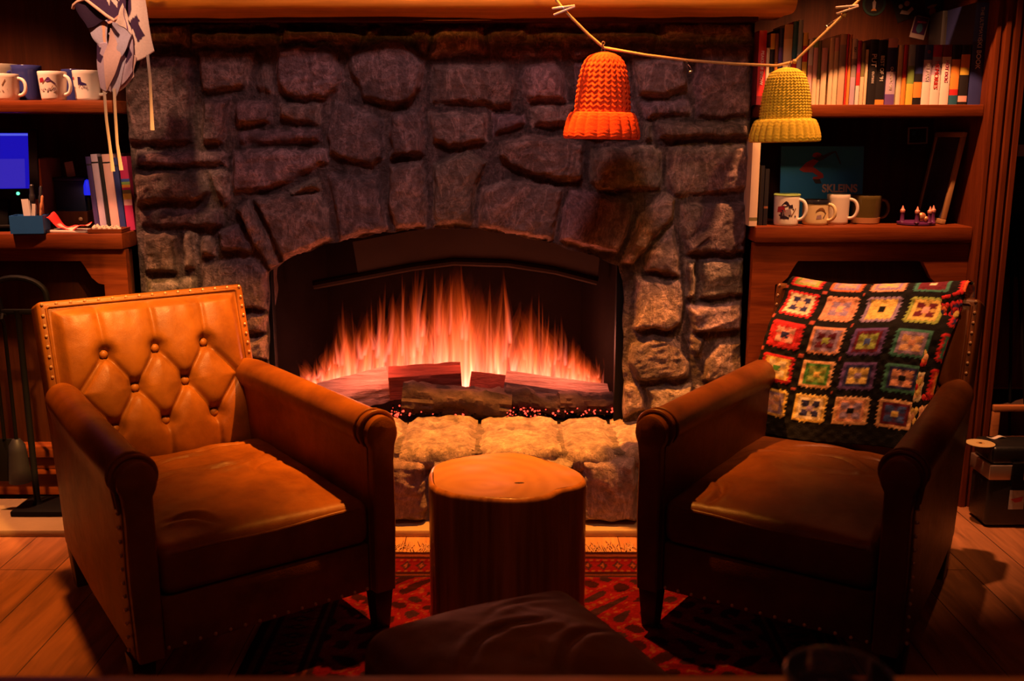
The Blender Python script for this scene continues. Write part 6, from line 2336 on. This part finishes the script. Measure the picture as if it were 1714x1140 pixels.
MB().tube([(.05 * math.cos(a), .04 * math.sin(a), .006) for a in np.linspace(0, 2 * math.pi, 20, endpoint=False)], .016, 8, closed=True).build('collar', COAT, ct)
sp = at(1703, 152, 3.18) - Vector((1.66, 3.30, 1.36))
MB().ball(sp, .0075, 10, 6, 0, (1, .6, 1)).build('snap_button', PIN, ct)
sp = at(1711, 252, 3.175) - Vector((1.66, 3.30, 1.36))
MB().box((sp.x - .014, sp.y - .001, sp.z - .018), (sp.x + .014, sp.y + .001, sp.z + .018)).build('sewn_label', STW, ct)
MB().tube([(0, .0, .01), (0, .05, .06), (0, .30, .08)], .006, 8).build('hook', BLACK, ct)

# leaning dark poles behind the case
for k, (a, b, lab) in enumerate((((1694, 420), (1690, 700), 'dark ski pole leaning right beside the bookcase pilaster'), ((1704, 410), (1714, 640), 'dark ski pole slanting outward at the right edge of the view'))):
    q0, q1 = at(*a, 3.20), at(*b, 3.12)
    d = (q1 - q0)
    tt = thing('ski_pole', lab, 'ski pole', q0)
    f = (0.03 - q0.z) / d.z
    MB().tube([Vector((0, 0, 0)), d * f], [.006, .004], 8).build('shaft', BLACK, tt)
    MB().tube([Vector((0, 0, 0)) - d.normalized() * .10, Vector((0, 0, 0)) + d.normalized() * .01], [.013, .011], 10).build('grip', BLACK, tt)
    e = d * (f * .93)
    MB().lathe([(.004, 0), (.035, .004), (.035, .007), (.004, .010)], 20, M=Matrix.Translation(e)).build('basket', BLACK, tt)

# wooden frame with crossbars behind the case
OAK = wood('orange_oak', (.30, .11, .04), (.52, .20, .07), 0, .45)
wf = at(1690, 718, 3.16)
ws = thing('wooden_stool', 'small orange-brown wooden stool standing behind the black case at far right', 'stool', (1.66, 3.20, 0))
SZ = .345
x_a, x_b = at(1664, 660, 3.08).x - 1.66, .16
MB().box((x_a, -.13, SZ - .02), (x_b, -.108, SZ)).box((x_a, .108, SZ - .02), (x_b, .13, SZ)).build('seat_rail', OAK, ws, bevel=.003)
for x in (x_a, x_b - .022):
    for y in (-.13, .108):
        MB().box((x, y, 0.0), (x + .022, y + .022, SZ - .0205)).build('leg', OAK, ws, bevel=.003)
MB().box((x_a + .0225, -.128, .215), (x_b - .0225, -.110, .240)).build('stretcher', OAK, ws, bevel=.003)
MB().box((x_a + .0225, .110, .270), (x_b - .0225, .128, .295)).build('stretcher', OAK, ws, bevel=.003)
MB().box((x_a + .004, -.1075, SZ - .018), (x_b - .004, .1075, SZ - .006)).build('woven_seat', plain('dark_webbing', (.05, .02, .012), .8), ws)

# black hard case
CASEB = plain('case_black', (.012, .012, .013), .35, 0, .2, 50, .1, 120)
k0 = at(1648, 884, Z=0.0)
kc = thing('equipment_case', 'black hard case with a metal band and a sticker at the far right edge', 'case', (k0.x, k0.y, 0.0), R(0))
MB().box((0, 0, .004), (.34, .125, .157)).build('case_body', CASEB, kc, bevel=.014, bseg=3)
MB().box((-.004, -.004, .1575), (.344, .129, .204)).build('metal_band', plain('aluminium_band', (.55, .42, .36), .35, .8, .1), kc, bevel=.003)
MB().box((0, 0, .2045), (.34, .125, .262)).build('lid', CASEB, kc, bevel=.014, bseg=3)
MB().box((.062, -.012, .140), (.098, -.0045, .214)).build('latch', BLACK, kc, bevel=.002)
MB().box((.066, -.0016, .062), (.112, -.0002, .124)).build('label_sticker', plain('case_sticker', (.42, .40, .42), .5, 0, .4, 60), kc, smooth=False)
MB().prism([(.070, .095), (.108, .104), (.104, .088), (.085, .084)], -.0022, -.0017).build('sticker_print', plain('sticker_red', (.45, .06, .06), .5), kc, smooth=False)
pz = at(1641, 742, Z=.263)
dsc = thing('compact_disc', 'shiny yellowish disc lying on the black hard case', 'disc', (pz.x, pz.y, .2625))
MB().lathe([(.008, 0), (.042, 0), (.042, .0012), (.008, .0012)], 40, cap=False).build('disc_body', plain('disc_gold', (.85, .66, .30), .3, .3), dsc)
MB().lathe([(.006, .0002), (.0125, .0002), (.0125, .0018), (.006, .0018)], 24, cap=False).build('hub', plain('disc_hub', (.55, .35, .12), .4), dsc)
pz = at(1668, 733, Z=.263)
ppr = thing('paper_strip', 'crumpled pale paper strip behind the disc on the black case', 'paper', (pz.x, pz.y, .2625), R(12))
X, Y_ = np.meshgrid(np.linspace(-.03, .03, 20), np.linspace(-.008, .008, 6), indexing='ij')
grid_obj('strip', np.stack([X, Y_, .003 + .003 * np.sin(X * 120)], -1), CREAM, ppr, None, .0008)
